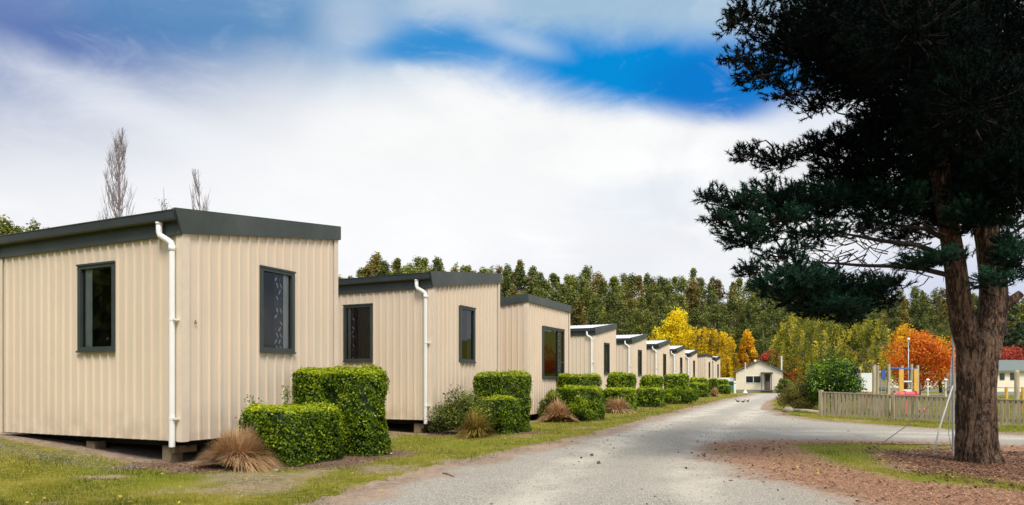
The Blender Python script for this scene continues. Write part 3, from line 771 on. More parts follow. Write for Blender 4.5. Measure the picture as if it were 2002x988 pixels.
hl(1,.50,1.26,-1.70,-.85,.86,'low clipped hedge half hidden by the scruffy olive shrub at the second cabin', leaf=.045, dens=2200)
hl(2,1.2,2.0,-1.78,-.4,1.05,'low clipped hedge under the wide split window', leaf=.05, dens=1700)
hl(2,2.3,2.8,-1.42,.05,1.44,'tall clipped hedge just right of the wide split window', leaf=.05, dens=1700)
def hp(px0, px1, Yc, T, h, label, **k):
    L = (px1-px0)/F*Yc*.93; hedge(gx((px0+px1)/2,Yc),Yc+T/2,T/2,L/2,h,label,leaf=.055+.0012*Yc,dens=max(260,1300-18*Yc),**k)
hp(1190,1246,28.6,.8,1.52,'tall clipped hedge in the gap between the wide window cabin and the next')
hp(1180,1247,26.9,.8,.93,'low clipped hedge directly behind the second brown tussock')
hp(1255,1299,34.2,.8,1.46,'tall clipped hedge behind the neat low box without shrubs')
hp(1247,1302,31.9,.9,.90,'neat low box hedge standing alone by the road edge')
hp(1302,1351,38.5,.9,1.58,'tall clipped hedge above the lumpy low bushes')
hp(1352,1366,46,.8,1.45,'narrow tall hedge sliver right of the widest far hedge')
hp(1352,1369,43.5,.8,1.12,'narrow low hedge sliver right of the lumpy low bushes')
hp(1364,1387,54,.8,1.42,'tall far hedge left of the distant brown tussock')
hp(1366,1388,50.5,.9,1.02,'low far hedge left of the distant brown tussock')
hp(1388,1406,59,.8,1.42,'far tall hedge right behind the distant brown tussock')
hp(1406,1427,66,.8,1.35,'last tall hedge of the row beside the parked teal trailer')
hp(1408,1431,63,.9,.85,'last low hedge of the row at the end of the lawn')

def tussock(cx, cy, r, h, label, n=1500, mat_='tussock', w=.007, name='tussock', group='brown tussock grasses between the hedges', cat='tussock'):
    seg = 4; a = rng.uniform(0,2*np.pi,n); b0 = rng.random(n)**.5*.12*r/.5
    out = rng.uniform(.15,1.15,n)**.8*(1+.25*np.sin(a*2+cx)); L = h*rng.uniform(.75,1.2,n)
    V = []; T = []
    base = np.stack([np.cos(a)*b0, np.sin(a)*b0, np.zeros(n)-.02],1)
    D = np.stack([np.cos(a),np.sin(a)],1); S = np.stack([-np.sin(a),np.cos(a)],1); tw = rng.uniform(-.35,.35,n)
    tb = np.clip(rng.normal(.5,.24,n),0,1)
    for k in range(seg+1):
        s = k/seg
        rr = r*out*s**1.15; zz = L*(s*(1.45-.35*out)-.85*out*s**2.3)
        ww = w*(1-s*.75)
        c = base+np.stack([D[:,0]*rr+S[:,0]*tw*s*r*.5, D[:,1]*rr+S[:,1]*tw*s*r*.5, np.maximum(zz,-.01+.02*s)],1)
        off = np.stack([S[:,0],S[:,1],np.zeros(n)],1)*ww
        V += [c-off, c+off]; T += [np.clip(tb*(.25+1.0*s),0,1)]*2
    V = np.stack(V,1).reshape(-1,3); T = np.stack(T,1).ravel(); m = 2*(seg+1)
    i = np.arange(n)[:,None]*m
    Fc = np.concatenate([i+np.array([[2*k,2*k+1,2*k+3,2*k+2]]) for k in range(seg)],0)
    o = link(name, np_mesh(name,V,Fc,T), M[mat_]); o.location=(cx,cy,hz(cx,cy)); return tag(o,label,cat,group)
c = loc2w(0,.06,-1.02); tussock(c[0],c[1],.50,.46,'large brown tussock drooping at the left of the nearest low hedge',5200,w=.0034)
tussock(gx(1090,20.3),20.3,.50,.52,'round brown tussock below the wide split window',1500,w=.010)
tussock(gx(1206,26.0),26.0,.62,.50,'brown tussock by the road in front of the fourth cabin',1100,w=.013)
tussock(gx(1397,53),53,.45,.6,'distant pale brown tussock between the far low hedges',500,w=.02)
tussock(gx(930,14.75),14.75,.40,.48,'small golden shrubby tuft in front of the scruffy olive shrub',900,'goldtussock',w=.008,name='gold_tuft',group=None,cat='plant')

def crown_arrays(clumps, n_leaf, leaf, aspect=.55, up=.0, tintvar=.25, shell=.55, flat=1.0, core=.0, nseed=0, droop=0.0):
    """clumps: list of (centre, radius[, zscale]); leaves spread in the outer shell of every clump"""
    P=[];N=[];T=[]
    tot = sum(c[1]**2 for c in clumps)
    for c in clumps:
        zs = c[2] if len(c)>2 else 1.0
        m = max(8,int(n_leaf*c[1]**2/tot)); d = sph(m); rr = c[1]*(shell+(1-shell)*rng.random(m)**.6)*rng.uniform(.82,1.12,m)
        p = np.array(c[0])+d*rr[:,None]*np.array([1,1,zs*flat])
        if droop: p[:,2] -= rng.random(m)**2*droop*c[1]
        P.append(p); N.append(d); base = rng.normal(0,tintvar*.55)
        T.append(.42+base+d[:,2]*.24+rng.normal(0,tintvar*.55,m))  # clump tops lighter, undersides darker: light put into the tint
    P=np.concatenate(P);N=np.concatenate(N);T=np.clip(np.concatenate(T),0,1)
    return leaf_arrays(P, N+rng.normal(0,.8,P.shape)+np.array([0,0,up]), leaf*rng.uniform(.65,1.35,len(P)), T, aspect)
def shrub(cx, cy, rx, ry, h, label, mat_, n=9000, leaf=.035, nclump=26, name='shrub', group=None, cat='shrub', twigs=14, cr=.26, zbase=.15):
    cl=[]
    for _ in range(nclump):
        d = sph(1)[0]; d[2] = abs(d[2])
        k = random.uniform(.55,.85); r = cr*random.uniform(.7,1.3)*min(rx,ry)/.5
        cl.append((np.array([d[0]*rx*k, d[1]*ry*k, max(zbase+r*.4, zbase*h+(1-zbase)*h*d[2]*k)]), r))
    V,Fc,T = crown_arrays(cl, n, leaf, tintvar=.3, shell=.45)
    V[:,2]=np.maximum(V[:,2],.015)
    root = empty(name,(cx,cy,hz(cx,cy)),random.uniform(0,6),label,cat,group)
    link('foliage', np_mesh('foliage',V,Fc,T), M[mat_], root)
    st = MB()
    for c in random.sample(cl, min(twigs,len(cl))):
        e = Vector(c[0]); st.tube([(random.uniform(-.06,.06),random.uniform(-.06,.06),-.03), e*.5+Vector((0,0,.03)), e],[.016,.011,.006],5)
    st.build('stem', M['bark'], root); return root
shrub(gx(912,15.6),15.6,.84,.5,.98,'scruffy olive shrub with grey stems at the second cabin','shrubolive',12000,.045,46,twigs=30)
shrub(gx(1080,21.0),21.0,.40,.4,.98,'olive bush against the wall left of the wide split window','shrubolive',3500,.06,14)
shrub(gx(1134,20.55),20.55,.36,.34,.80,'bright green bush between a brown tussock and the low hedge','hedge',3000,.06,12)
shrub(gx(1318,35.9),35.9,.75,.55,.96,'lumpy low dark green bush below the widest far hedge','hedge',4200,.08,16)
shrub(gx(1342,36.6),36.6,.5,.5,.9,'smaller round bush right beside the lumpy far bush','hedge',3000,.08,12)
shrub(gx(1568,28.0),28.3,.80,.7,1.18,'rounded brownish olive shrub at the left end of the picket fence','shrubbrown',16000,.05,60,cr=.2)
shrub(gx(1533,69),69,.75,.8,1.5,'yellow green bush right of the small gabled hut','shrubolive',2600,.16,16)
# upright sprigs behind the near low hedge
for X,Y,h,lb in ((.95,-.35,.98,'thin upright leafy sprig sticking up behind the middle of the low hedge'),(1.62,-.42,1.12,'taller leafy sprig beside the tall hedge against the cabin wall')):
    c = loc2w(0,X,Y); root = empty('sprig',(c[0],c[1],0),0,lb,'plant','sprigs behind the low hedge')
    s = MB(); s.tube([(0,0,-.02),(.01,0,h*.6),(.02,.01,h)],[.008,.006,.003],5); s.build('stem',M['bark'],root)
    k=160; z=rng.uniform(.45*h,h,k); P=np.stack([rng.normal(0,.04,k),rng.normal(0,.04,k),z],1)
    V,Fc,T = leaf_arrays(P, rng.normal(size=(k,3)), .045, np.clip(rng.normal(.45,.2,k),0,1),.5); link('foliage',np_mesh('foliage',V,Fc,T),M['hedge'],root)

# ------------------------------------------------------------------ trees
def limbs(mb, base, ends, r0, bend=.15, n=7, seg=6):
    for e,r in ends:
        b = Vector(base); e = Vector(e); pts=[]
        side = Vector((random.uniform(-1,1),random.uniform(-1,1),0))*bend*(e-b).length
        for k in range(seg+1):
            s=k/seg; pts.append(b.lerp(e,s)+side*math.sin(s*math.pi)*.5+Vector((0,0,(e.z-b.z)*.12*math.sin(s*math.pi))))
        mb.tube(pts,[r0*(1-s/seg)+r*s/seg for s in range(seg+1)],n,cap=False)
def eucalypt(kind, h, rmax, seed, clear=.13):
    random.seed(seed); cl=[]; nc=74
    for k in range(nc):
        s = random.random()**.85; z = h*(clear+(1-clear)*s)
        prof = rmax*(.62+.38*math.sin(min(1,s*2)*math.pi/2) if s<.45 else max(.05,((1-s)/.55)**.85))
        a = random.uniform(0,6.28); rr = prof*random.uniform(.35,1)
        cl.append((np.array([math.cos(a)*rr, math.sin(a)*rr, z]), random.uniform(.55,1.1)*(1-.62*s)*rmax/1.75, 1.45))
    cl.append((np.array([random.uniform(-.2,.2),0,h*.985]), .35, 1.6))
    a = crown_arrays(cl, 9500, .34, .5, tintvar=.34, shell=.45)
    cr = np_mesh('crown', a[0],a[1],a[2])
    t = MB(); lean=random.uniform(-.4,.4); t.tube([(0,0,-1),(lean*.2,0,h*.3),(lean*.5,.1,h*.6),(lean*.3,0,h*.93)],[.24,.18,.12,.03],7,cap=False)
    for _ in range(9):
        c=random.choice(cl)[0]; t.tube([(0,0,c[2]-1.3),tuple(c)],[.07,.03],4,cap=False)
    return cr, t.mesh('trunk', True)
protos=[]
for k in range(7):
    h = 20; protos.append(eucalypt('a', h, 2.5+.35*(k%3), 100+k))
random.seed(11)
def skyline(px):
    return float(np.interp(px,[-200,0,300,660,700,750,850,930,1000,1100,1200,1300,1370,1430,1550,1750,1850,1900,2002,2300],
                              [440,440,520,545,528,508,512,522,522,538,542,538,535,548,560,572,566,575,590,590]))
euc_n=0
KL = {'euc_a':'tall olive green eucalypt in the forest behind the cabins','euc_b':'tall dark green eucalypt in the forest behind the cabins','euc_c':'tall rusty tinted eucalypt in the forest behind the cabins'}
root_cache={}
def place_euc(px, Y, ytop, pk=None, mk=None):
    global euc_n
    x = gx(px,Y); z = hz(x,Y); H = at(px,ytop,Y).z-z
    if H < 4: return
    pk = random.randrange(len(protos)) if pk is None else pk; mk = mk or random.choices(['euc_a','euc_b','euc_c'],[5,4,2])[0]
    root = empty('eucalypt_tree',(x,Y,z),random.uniform(0,6.28),KL[mk],'tree','forest trees behind the cabins')
    s = H/20; w = s*random.uniform(1.1,1.5); root.scale=(w,w,s)
    key=(pk,mk)
    if key not in root_cache:
        me = protos[pk][0].copy(); me.materials.clear(); me.materials.append(M[mk]); root_cache[key]=me
    o = bpy.data.objects.new('crown', root_cache[key]); col.objects.link(o); o.parent=root
    tm = protos[pk][1]
    if not tm.materials: tm.materials.append(M['palebark'])
    o = bpy.data.objects.new('trunk', tm); col.objects.link(o); o.parent=root
    euc_n+=1
rows = [(106,66),(113,46),(121,30),(130,14),(141,4),(148,2)]
for ri,(Y,dy) in enumerate(rows):
    px = 640+random.uniform(0,25)
    while px < 2075:
        step = 3.5*F/Y*random.uniform(.75,1.25)
        yt = skyline(px)+dy+random.uniform(-10,9)+(0 if random.random()>.12 else -9)
        if not (ri==0 and (px>1900)): place_euc(px, Y+random.uniform(-2.5,2.5), yt)
        px += step
for px,Y,yt in ((-30,80,420),(8,84,432),(-5,92,440),(38,96,448),(66,90,438),(92,98,450)): place_euc(px,Y,yt,mk='euc_a')

def bare_tree(px, Y, ytop, wpx, label, nb=46, leaves=0):
    x=gx(px,Y); z=hz(x,Y); H=at(px,ytop,Y).z-z; w=wpx/F*Y/2
    root=empty('bare_tree',(x,Y,z),0,label,'tree','bare trees behind the nearest cabin')
    t=MB(); t.tube([(0,0,-.5),(0,0,H*.4),(.1,0,H*.75),(0,0,H)],[.20,.13,.06,.012],7,cap=False); t.build('trunk',M['purplebark'],root,smooth=True)
    b=MB(); tips=[]
    for _ in range(nb):
        z0=H*(.25+.68*random.random()**1.1); a=random.uniform(0,6.28); s=(z0/H-.25)/.68
        L=H*random.uniform(.10,.20)*(1-.6*s); spread=w*random.uniform(.45,1)*(1-.80*s)
        p0=Vector((0,0,z0)); p2=Vector((math.cos(a)*spread,math.sin(a)*spread,min(H*.99,z0+L))); p1=p0.lerp(p2,.45)+Vector((math.cos(a),math.sin(a),0))*spread*.22
        b.tube([p0,p1,p2],[.035,.025,.010],4,cap=False)
        for _ in range(7):
            s_=random.uniform(.0,.9); q=p1.lerp(p2,s_); e=q+Vector((random.uniform(-.3,.3),random.uniform(-.3,.3),random.uniform(.5,1.3))); e.z=min(e.z,H); b.tube([q,e],[.014,.007],3,cap=False); tips.append(tuple(e))
    b.build('branches',M['purplebark'],root,fix=False)
    if leaves:
        P=np.array(tips)[rng.integers(0,len(tips),leaves)]+rng.normal(0,.13,(leaves,3)); V,Fc,T=leaf_arrays(P,rng.normal(size=(leaves,3)),.17,rng.uniform(0,.5,leaves),.6); link('crown',np_mesh('crown',V,Fc,T),M['euc_b'],root)
    return root
bare_tree(232,60,250,112,'tall slim bare poplar rising above the nearest roof',150)
random.seed(5)
bare_tree(388,56,332,120,'wispy bare tree showing just above the nearest roof edge',60)
bare_tree(320,58,366,40,'sparse tree with a few dark leaves poking above the nearest roof',22,leaves=230)

def broad_tree(x, Y, h, rx, label, mat_, shape='round', n=5200, leaf=.26, nclump=40, z0=.25, trunk=.18, tm='bark', group=None, ry=None, droop=0, name='autumn_tree', twig=10):
    z=hz(x,Y); ry=ry or rx; root=empty(name,(x,Y,z),random.uniform(-.4,.4),label,'tree',group); cl=[]
    for k in range(nclump):
        a=random.uniform(0,6.28); s=random.random()
        if shape=='round': prof=math.sqrt(max(.05,1-(2*s-.85)**2*.85))
        elif shape=='spire': prof=(1-s)**.75*1.1+.05
        elif shape=='upright': prof=math.sin(min(1,s*.85+.22)*math.pi)**.7+.08
        elif shape=='umbrella': prof=(.55+.45*math.sin(s*2.2)) if s<.9 else .5
        rr=prof*random.uniform(.3,.92)**.7; r=rx*random.uniform(.20,.36)
        cl.append((np.array([math.cos(a)*rr*rx, math.sin(a)*rr*ry, h*(z0+(1-z0)*s)-r*.4]), r*(1 if shape!='spire' else (1.1-s*.6)), 1.25 if shape in('upright','weep') else 1.0))
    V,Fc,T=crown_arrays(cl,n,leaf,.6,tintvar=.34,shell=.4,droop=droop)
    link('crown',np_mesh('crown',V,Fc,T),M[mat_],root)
    t=MB(); pts=[(0,0,-.3),(random.uniform(-.1,.1)*h*.2,0,h*.2),(random.uniform(-.1,.1)*h*.3,0,h*.5),(0,0,h*.88)]
    t.tube(pts,[trunk,trunk*.8,trunk*.5,trunk*.12],8,cap=False)
    for c in random.sample(cl,min(twig,len(cl))): limbs(t,(0,0,max(.15*h,min(c[0][2]*.55,h*.5))),[(tuple(c[0]),trunk*.1)],trunk*.38,n=5,seg=4)
    t.build('trunk',M[tm],root,smooth=True); return root
random.seed(21)
AG='autumn trees beyond the cabins'
broad_tree(gx(1322,97),97,10.2,4.1,'bright yellow spreading tree above the far cabin roofs','yellowleaf','upright',9000,.30,60,z0=.12,droop=0)
broad_tree(gx(1290,101),101,7.6,2.2,'smaller yellow tree at the left edge of the bright yellow one','yellowleaf','upright',3200,.28,26,z0=.1)
def weeping(x,Y,h,rx,label,mat_,n=8000,leaf=.16,ncur=120,tm='palebark',trunk=.16,hang=.45):
    z=hz(x,Y); root=empty('weeping_tree',(x,Y,z),0,label,'tree'); P=[];T=[]
    per=n//ncur
    for _ in range(ncur):
        a=random.uniform(0,6.28); s=random.random(); rr=rx*math.sqrt(random.random())*(1-.45*s**2)
        top=h*(.38+.62*s)*(1-.12*rr/rx); L=h*hang*random.uniform(.35,1)*(1-.35*s); tb=random.gauss(.45,.30)
        u=rng.random(per); sx=rr*np.cos(a)+(u**1.5)*rx*.10*np.cos(a); sy=rr*np.sin(a)+(u**1.5)*rx*.10*np.sin(a)
        p=np.stack([sx+rng.normal(0,rx*.045,per),sy+rng.normal(0,rx*.045,per),np.maximum(top-u*L,.25)],1)
        P.append(p);T.append(tb+.18*(1-u)+rng.normal(0,.13,per))
    P=np.concatenate(P);T=np.clip(np.concatenate(T),0,1)
    Nn=rng.normal(size=P.shape)*np.array([1,1,.35]); V,Fc,T=leaf_arrays(P,Nn,leaf*rng.uniform(.7,1.5,len(P)),T,.6)
    link('crown',np_mesh('crown',V,Fc,T),M[mat_],root)
    t=MB(); t.tube([(0,0,-.3),(.1*rx,0,h*.3),(-.05*rx,0,h*.6),(.05,0,h*.95)],[trunk,trunk*.75,trunk*.45,.03],8,cap=False)
    for _ in range(12):
        a=random.uniform(0,6.28); limbs(t,(0,0,h*random.uniform(.25,.6)),[((math.cos(a)*rx*.7,math.sin(a)*rx*.7,h*random.uniform(.55,.9)),.02)],trunk*.4,n=5,seg=5)
    t.build('trunk',M[tm],root,smooth=True); return root
weeping(gx(1405,90),90,7.9,2.7,'yellow green weeping tree just left of the gabled hut','goldleaf',9000,.22,120,hang=.5)
weeping(gx(1380,93),93,8.6,2.2,'taller thin gold tree with a pale curved trunk beside the weeping one','goldleaf',3500,.22,60,hang=.3)
broad_tree(gx(1460,92),92,7.6,1.9,'orange gold tree rising directly behind the gabled hut','orangegold','upright',5200,.24,34,z0=.2,droop=.9)
weeping(gx(1572,78),78,9.7,3.9,'large green and gold weeping birch right of the hut','greengold',14000,.15,190,hang=.42)
weeping(gx(1612,72),72,7.8,3.0,'green gold weeping birch behind the round glossy bush','greengold',9500,.16,130,hang=.42)
weeping(gx(1698,62),62,7.0,2.6,'green birch with pale bare lower stems behind the play tower','greengold',8000,.15,120,hang=.34)
broad_tree(gx(1512,84),84,4.9,2.0,'low dark red tree behind the roof of the hut','redleaf','round',3600,.22,24,z0=.1)
broad_tree(gx(1562,86),86,4.0,1.7,'orange red low tree seen past the weeping birch','orangeleaf','round',2200,.18,18,z0=.05)
broad_tree(gx(1797,42),42,3.95,2.05,'orange red maple with a twisted grey trunk behind the playground','orangeleaf','umbrella',11000,.12,60,z0=.36,trunk=.11,ry=1.7)
broad_tree(gx(1770,66),66,6.4,2.4,'yellow orange tree rising behind the orange red maple','orangegold','upright',5500,.18,36,z0=.2)
broad_tree(gx(1840,70),70,5.4,1.8,'pale gold thin tree right behind the orange red maple','goldleaf','upright',2600,.18,24,z0=.2)
broad_tree(gx(1970,72),72,4.6,3.2,'deep red maple above the green roofed building','redleaf','round',6000,.18,40,z0=.1)
def conifer(px,Y,ytop,label,rw=.24,n=5200):
    x=gx(px,Y); z=hz(x,Y); h=at(px,ytop,Y).z-z; root=empty('conifer',(x,Y,z),random.uniform(0,6),label,'tree','dark conifers at the right'); cl=[]
    for k in range(70):
        s=random.random(); a=random.uniform(0,6.28); rr=h*rw*(1-s)**.8*random.uniform(.4,1); cl.append((np.array([math.cos(a)*rr,math.sin(a)*rr,h*(.05+.93*s)-rr*.18]),h*.055*(1.15-s*.8),.55))
    cl.append((np.array([0,0,h*.97]),h*.025,2))
    V,Fc,T=crown_arrays(cl,n,.35,.4,tintvar=.3,shell=.3); link('crown',np_mesh('crown',V,Fc,T),M['conifer'],root)
    t=MB(); t.tube([(0,0,-.3),(0,0,h*.95)],[.25,.04],7,cap=False); t.build('trunk',M['bark'],root); return root
conifer(1912,92,585,'dark conifer seen in the fork of the big pine trunk')
conifer(1968,88,565,'tallest dark conifer right of the big pine trunk')
conifer(2015,84,575,'dark conifer at the right edge of the scene')
conifer(1992,80,628,'shorter olive tinted conifer above the red maple',.3)

# woodland added out of view, left and behind, for the windows to mirror
cl=[]
for k in range(150):
    f_=random.random(); 
    if f_<.45: x0,y0=-34+random.uniform(-4,3),random.uniform(-34,14)
    else: x0,y0=random.uniform(-34,34),-34+random.uniform(-5,3)
    top_=random.uniform(9,15)
    for q in range(5): cl.append((np.array([x0+random.uniform(-1,1),y0+random.uniform(-1,1),top_*(.15+.19*q)]),random.uniform(1.6,2.3)*(1.15-.12*q),1.2))
V,Fc,T=crown_arrays(cl,42000,.75,.6,tintvar=.3,shell=.4)
tag(link('unseen_woodland',np_mesh('unseen_woodland',V,Fc,T),M['euc_b']),'unseen dark wood of dense trees, added for the cabin windows to reflect','wood',kind='stuff')

# round glossy bush behind the fence
shrub(gx(1637,27.2),27.4,1.12,1.0,2.48,'large round glossy dark green bush behind the picket fence','glossy',15000,.085,60,name='round_bush',cr=.22,zbase=.25,twigs=20)

# ------------------------------------------------------------------ the big pine
random.seed(77); rng = np.random.default_rng(77)
TB = Vector((gx(1912,10.2),10.2,0))
def bark_tube(mb, pts, rad, n=56, sub=10, ridge=.045, seed=0):
    pts=[Vector(p) for p in pts]; P=[];Rr=[]
    for i in range(len(pts)-1):
        a=pts[max(i-1,0)];b=pts[i];c=pts[i+1];d=pts[min(i+2,len(pts)-1)]
        for k in range(sub):
            t=k/sub; P.append(.5*((2*b)+(c-a)*t+(2*a-5*b+4*c-d)*t*t+(-a+3*b-3*c+d)*t**3)); Rr.append(rad[i]*(1-t)+rad[i+1]*t)
    P.append(pts[-1]);Rr.append(rad[-1]); vs=[];ang=np.arange(n)*2*np.pi/n
    for i,p in enumerate(P):
        t=(P[min(i+1,len(P)-1)]-P[max(i-1,0)]).normalized(); x=t.cross(Vector((0,1,0))).normalized(); y=x.cross(t)
        zz=np.full(n,p.z)
        cx_=np.cos(ang)*6+seed; cy_=np.sin(ang)*6
        q=fbm(cx_*1.0+zz*.25, cy_+zz*1.4, .9, seed+3); q2=fbm(cx_*3+zz*.5,cy_*3+zz*2.2,1.0,seed+9)
        for k in range(n):
            r=Rr[i]*(1+ridge*4*(q[k]-.5)+ridge*3*(q2[k]-.5)); vs.append(p+x*math.cos(ang[k])*r+y*math.sin(ang[k])*r)
    fs=[(i*n+k,i*n+(k+1)%n,(i+1)*n+(k+1)%n,(i+1)*n+k) for i in range(len(P)-1) for k in range(n)]
    mb.add(vs,fs)
pine=empty('pine_tree',TB,0,'huge dark pine with a forked rough brown trunk overhanging the right side','tree')
tk=MB(); o=-TB
def W(px,py,Y): return at(px,py,Y)-TB
bark_tube(tk,[(0.03,0,-.15),(0.0,0,.12),(-.02,0,.45),(-.03,0,1.0),(-.02,0,1.45),(.0,0,1.78),(.02,0,1.95)],[.37,.285,.262,.252,.258,.262,.18],seed=1)
sL=[W(1898,690,10.2),W(1885,640,10.18),W(1876,590,10.15),W(1869,530,10.1),W(1856,450,10.0),W(1838,340,9.9),W(1825,200,9.8),W(1815,0,9.8),W(1810,-300,9.8)]
bark_tube(tk,sL,[.17,.17,.155,.14,.13,.125,.11,.10,.05],44,seed=4)
sR=[W(1925,700,10.2),W(1932,650,10.22),W(1941,600,10.25),W(1940,530,10.3),W(1928,450,10.4),W(1915,330,10.5),W(1905,180,10.6),W(1900,0,10.7),W(1895,-420,10.7)]
bark_tube(tk,sR,[.19,.19,.18,.17,.16,.15,.13,.11,.05],48,seed=6)
bark_tube(tk,[W(1950,610,10.2),W(1972,592,10.15),W(1996,574,10.1)],[.09,.07,.055],20,5,seed=8)
trunk=tk.build('trunk',M['pinebark'],pine,smooth=True,fix=False)

# foliage pads: (px, py, rx px, ry px, depth, density factor, darkness)
PADS=[(1462,28,58,34,9.6,.8),(1422,48,26,20,9.4,.5),(1440,108,40,24,9.3,.6),(1480,140,52,36,9.6,.8),(1535,178,48,26,9.5,.6),(1585,205,48,24,9.8,.5),(1560,85,105,75,10.2,1.2),
 (1640,30,110,80,9.2,1.1),(1660,150,95,62,10.4,1.2),(1690,90,120,100,9.6,1.4),(1750,40,120,110,11.2,1.4),(1810,130,130,120,9.0,1.5),(1840,20,120,110,10.5,1.3),(1930,80,110,120,9.4,1.5),
 (1990,180,70,120,10.0,1.3),(1760,220,100,70,10.6,1.3),(1870,240,110,90,9.6,1.5),(1960,280,80,90,10.8,1.3),(1700,250,60,40,9.9,.8),
 (1462,300,44,20,9.2,.55),(1520,312,52,24,9.4,.7),(1590,290,60,28,9.7,.8),(1650,275,60,30,9.6,.8),(1660,320,80,42,10.2,1.1),(1750,310,90,60,9.6,1.3),(1850,340,100,70,10.6,1.3),(1940,370,90,70,9.6,1.3),(1985,330,50,80,9.0,1.1),
 (1385,382,36,18,8.8,.6),(1402,420,36,22,8.9,.6),(1440,398,52,30,9.0,.8),(1452,448,60,30,9.0,.75),(1505,380,70,34,9.3,1.0),(1520,430,70,40,9.3,1.0),(1580,395,80,42,9.7,1.1),(1590,455,60,26,9.6,.6),(1660,390,80,38,10.0,1.0),(1740,390,80,46,9.7,1.1),(1820,400,70,50,10.3,1.1),(1900,420,60,40,9.5,.8),
 (1465,525,40,18,9.4,.5),(1500,560,46,24,9.3,.6),(1540,520,56,26,9.6,.6),(1560,575,60,34,9.6,.8),(1600,545,60,30,10.0,.7),(1640,590,56,32,9.8,.8),(1690,560,56,30,9.9,.7),(1738,552,46,22,10.1,.6),(1455,470,50,20,9.2,.6),(1530,490,60,20,9.5,.5),(1560,545,90,30,9.3,.8),(1620,600,80,30,9.5,.9),(1700,585,60,28,10.0,.7),(1600,560,90,34,10.1,.8),(1975,492,40,30,9.6,.6),(1895,425,90,34,10.9,.8),(1660,622,34,16,9.7,.5),
 (1800,512,56,20,9.5,.7),(1850,500,46,20,9.0,.65),(1938,548,36,26,9.0,.8),(1988,515,34,36,9.4,.8),(1975,470,36,24,9.8,.5),(1960,440,50,26,10.4,.6),(1690,440,70,24,9.9,.35),(1770,455,60,26,10.4,.4),
 (1700,-90,200,90,10.0,1.0),(1900,-120,190,110,10.0,1.0),(1560,-60,110,60,9.8,.8),(2080,60,110,150,10.2,1.0),(2080,300,100,120,10.2,.9),(1850,-280,160,110,10.3,.7),  # unseen pads past the frame, added to dim the sky light
 (1780,60,150,110,8.2,.9),(1900,200,130,110,8.0,.9),(1780,240,110,70,12.2,.9),(1880,60,150,130,12.6,1.0),(1680,120,110,80,12.0,.8),(1960,330,90,80,12.2,.8),(1600,60,110,70,11.6,.8),(1830,370,100,50,12.0,.7),(1650,360,90,40,11.5,.7)]
M['limb']=simple('pine_limb_bark',(.030,.022,.018),.95,var=.4,scale=9)
TC=[];TD=[];TT=[];tw=MB()
for (px,py,rx,ry,Y,dn) in PADS:
    c=at(px,py,Y); sx=rx/F*Y; sz=ry/F*Y; sy=min(max(sx*.8,.35),.95); n=int(sx*sz*(dn+.3+.4*(py>250))*1150)
    d=sph(n)*(rng.random(n)**.42)[:,None]; p=d*np.array([sx,sy,sz])
    w=p+np.array(c); g=n3d(w*np.array([1,1,1.7]),.42,17); k=g>.40-.08*min(dn,1.3) ; p=p[k];w=w[k]
    TC.append(w); dirn=p*np.array([1.2,1,1.0])/np.array([sx,sy,sz])+np.array([0,0,.55])+np.array([-.35,0,0])+rng.normal(0,.4,p.shape); TD.append(unit(dirn))
    low=smooth((py-260)/200.); TT.append(np.clip(.10+.52*float(low)+.28*(p[:,2]/sz)*float(.3+low)+rng.normal(0,.12,len(p)),0,1))  # light painted into the tint: upper crown blacker, lower pads and tips lighter
    # limb from a stem to this pad, then twigs
    stem = sL if px<1880 else sR
    prev=None
    if abs(px-1880)>130:
        cand=[q for q in PADS if abs(q[0]-1880)<abs(px-1880)-25 and (q[0]<1880)==(px<1880) and q[5]>.45]
        if cand: prev=min(cand,key=lambda q:math.hypot(q[0]-px,2.0*(q[1]-py-12))+30*abs(q[4]-Y))
    tz=c.z-TB.z-.12*abs(px-1870)/136; best=min(stem[2:],key=lambda q:abs(q.z-max(tz,2.9)))
    b0=Vector(best); e=c-TB
    if prev: b0=at(prev[0],prev[1],prev[4])-TB
    mid=b0.lerp(e,.5)+Vector((0,random.uniform(-.15,.15),random.uniform(-.12,.18)))
    L=(e-b0).length; r0=min(.036,.010+.008*L)
    bp=[b0,b0.lerp(mid,.5)+Vector((0,0,.06)),mid,mid.lerp(e,.5)+Vector((0,random.uniform(-.1,.1),.05)),e]
    lb_=MB(); lb_.tube(bp,[r0,r0*.8,r0*.6,r0*.4,r0*.22],6,cap=False,rough=.12); lb_.build('limb',M['limb'],pine,smooth=True,fix=False)
    for q in random.sample(list(w),min(len(w),int(20+14*dn))):
        q=Vector(q)-TB; s0=e.lerp(b0,random.uniform(0,.35)*min(1,.6/max(L,.1)))
        m2=s0.lerp(q,.55)+Vector((random.uniform(-.05,.05),random.uniform(-.05,.05),-.03)); tw.tube([s0,m2,q],[.008,.006,.004],4,cap=False)
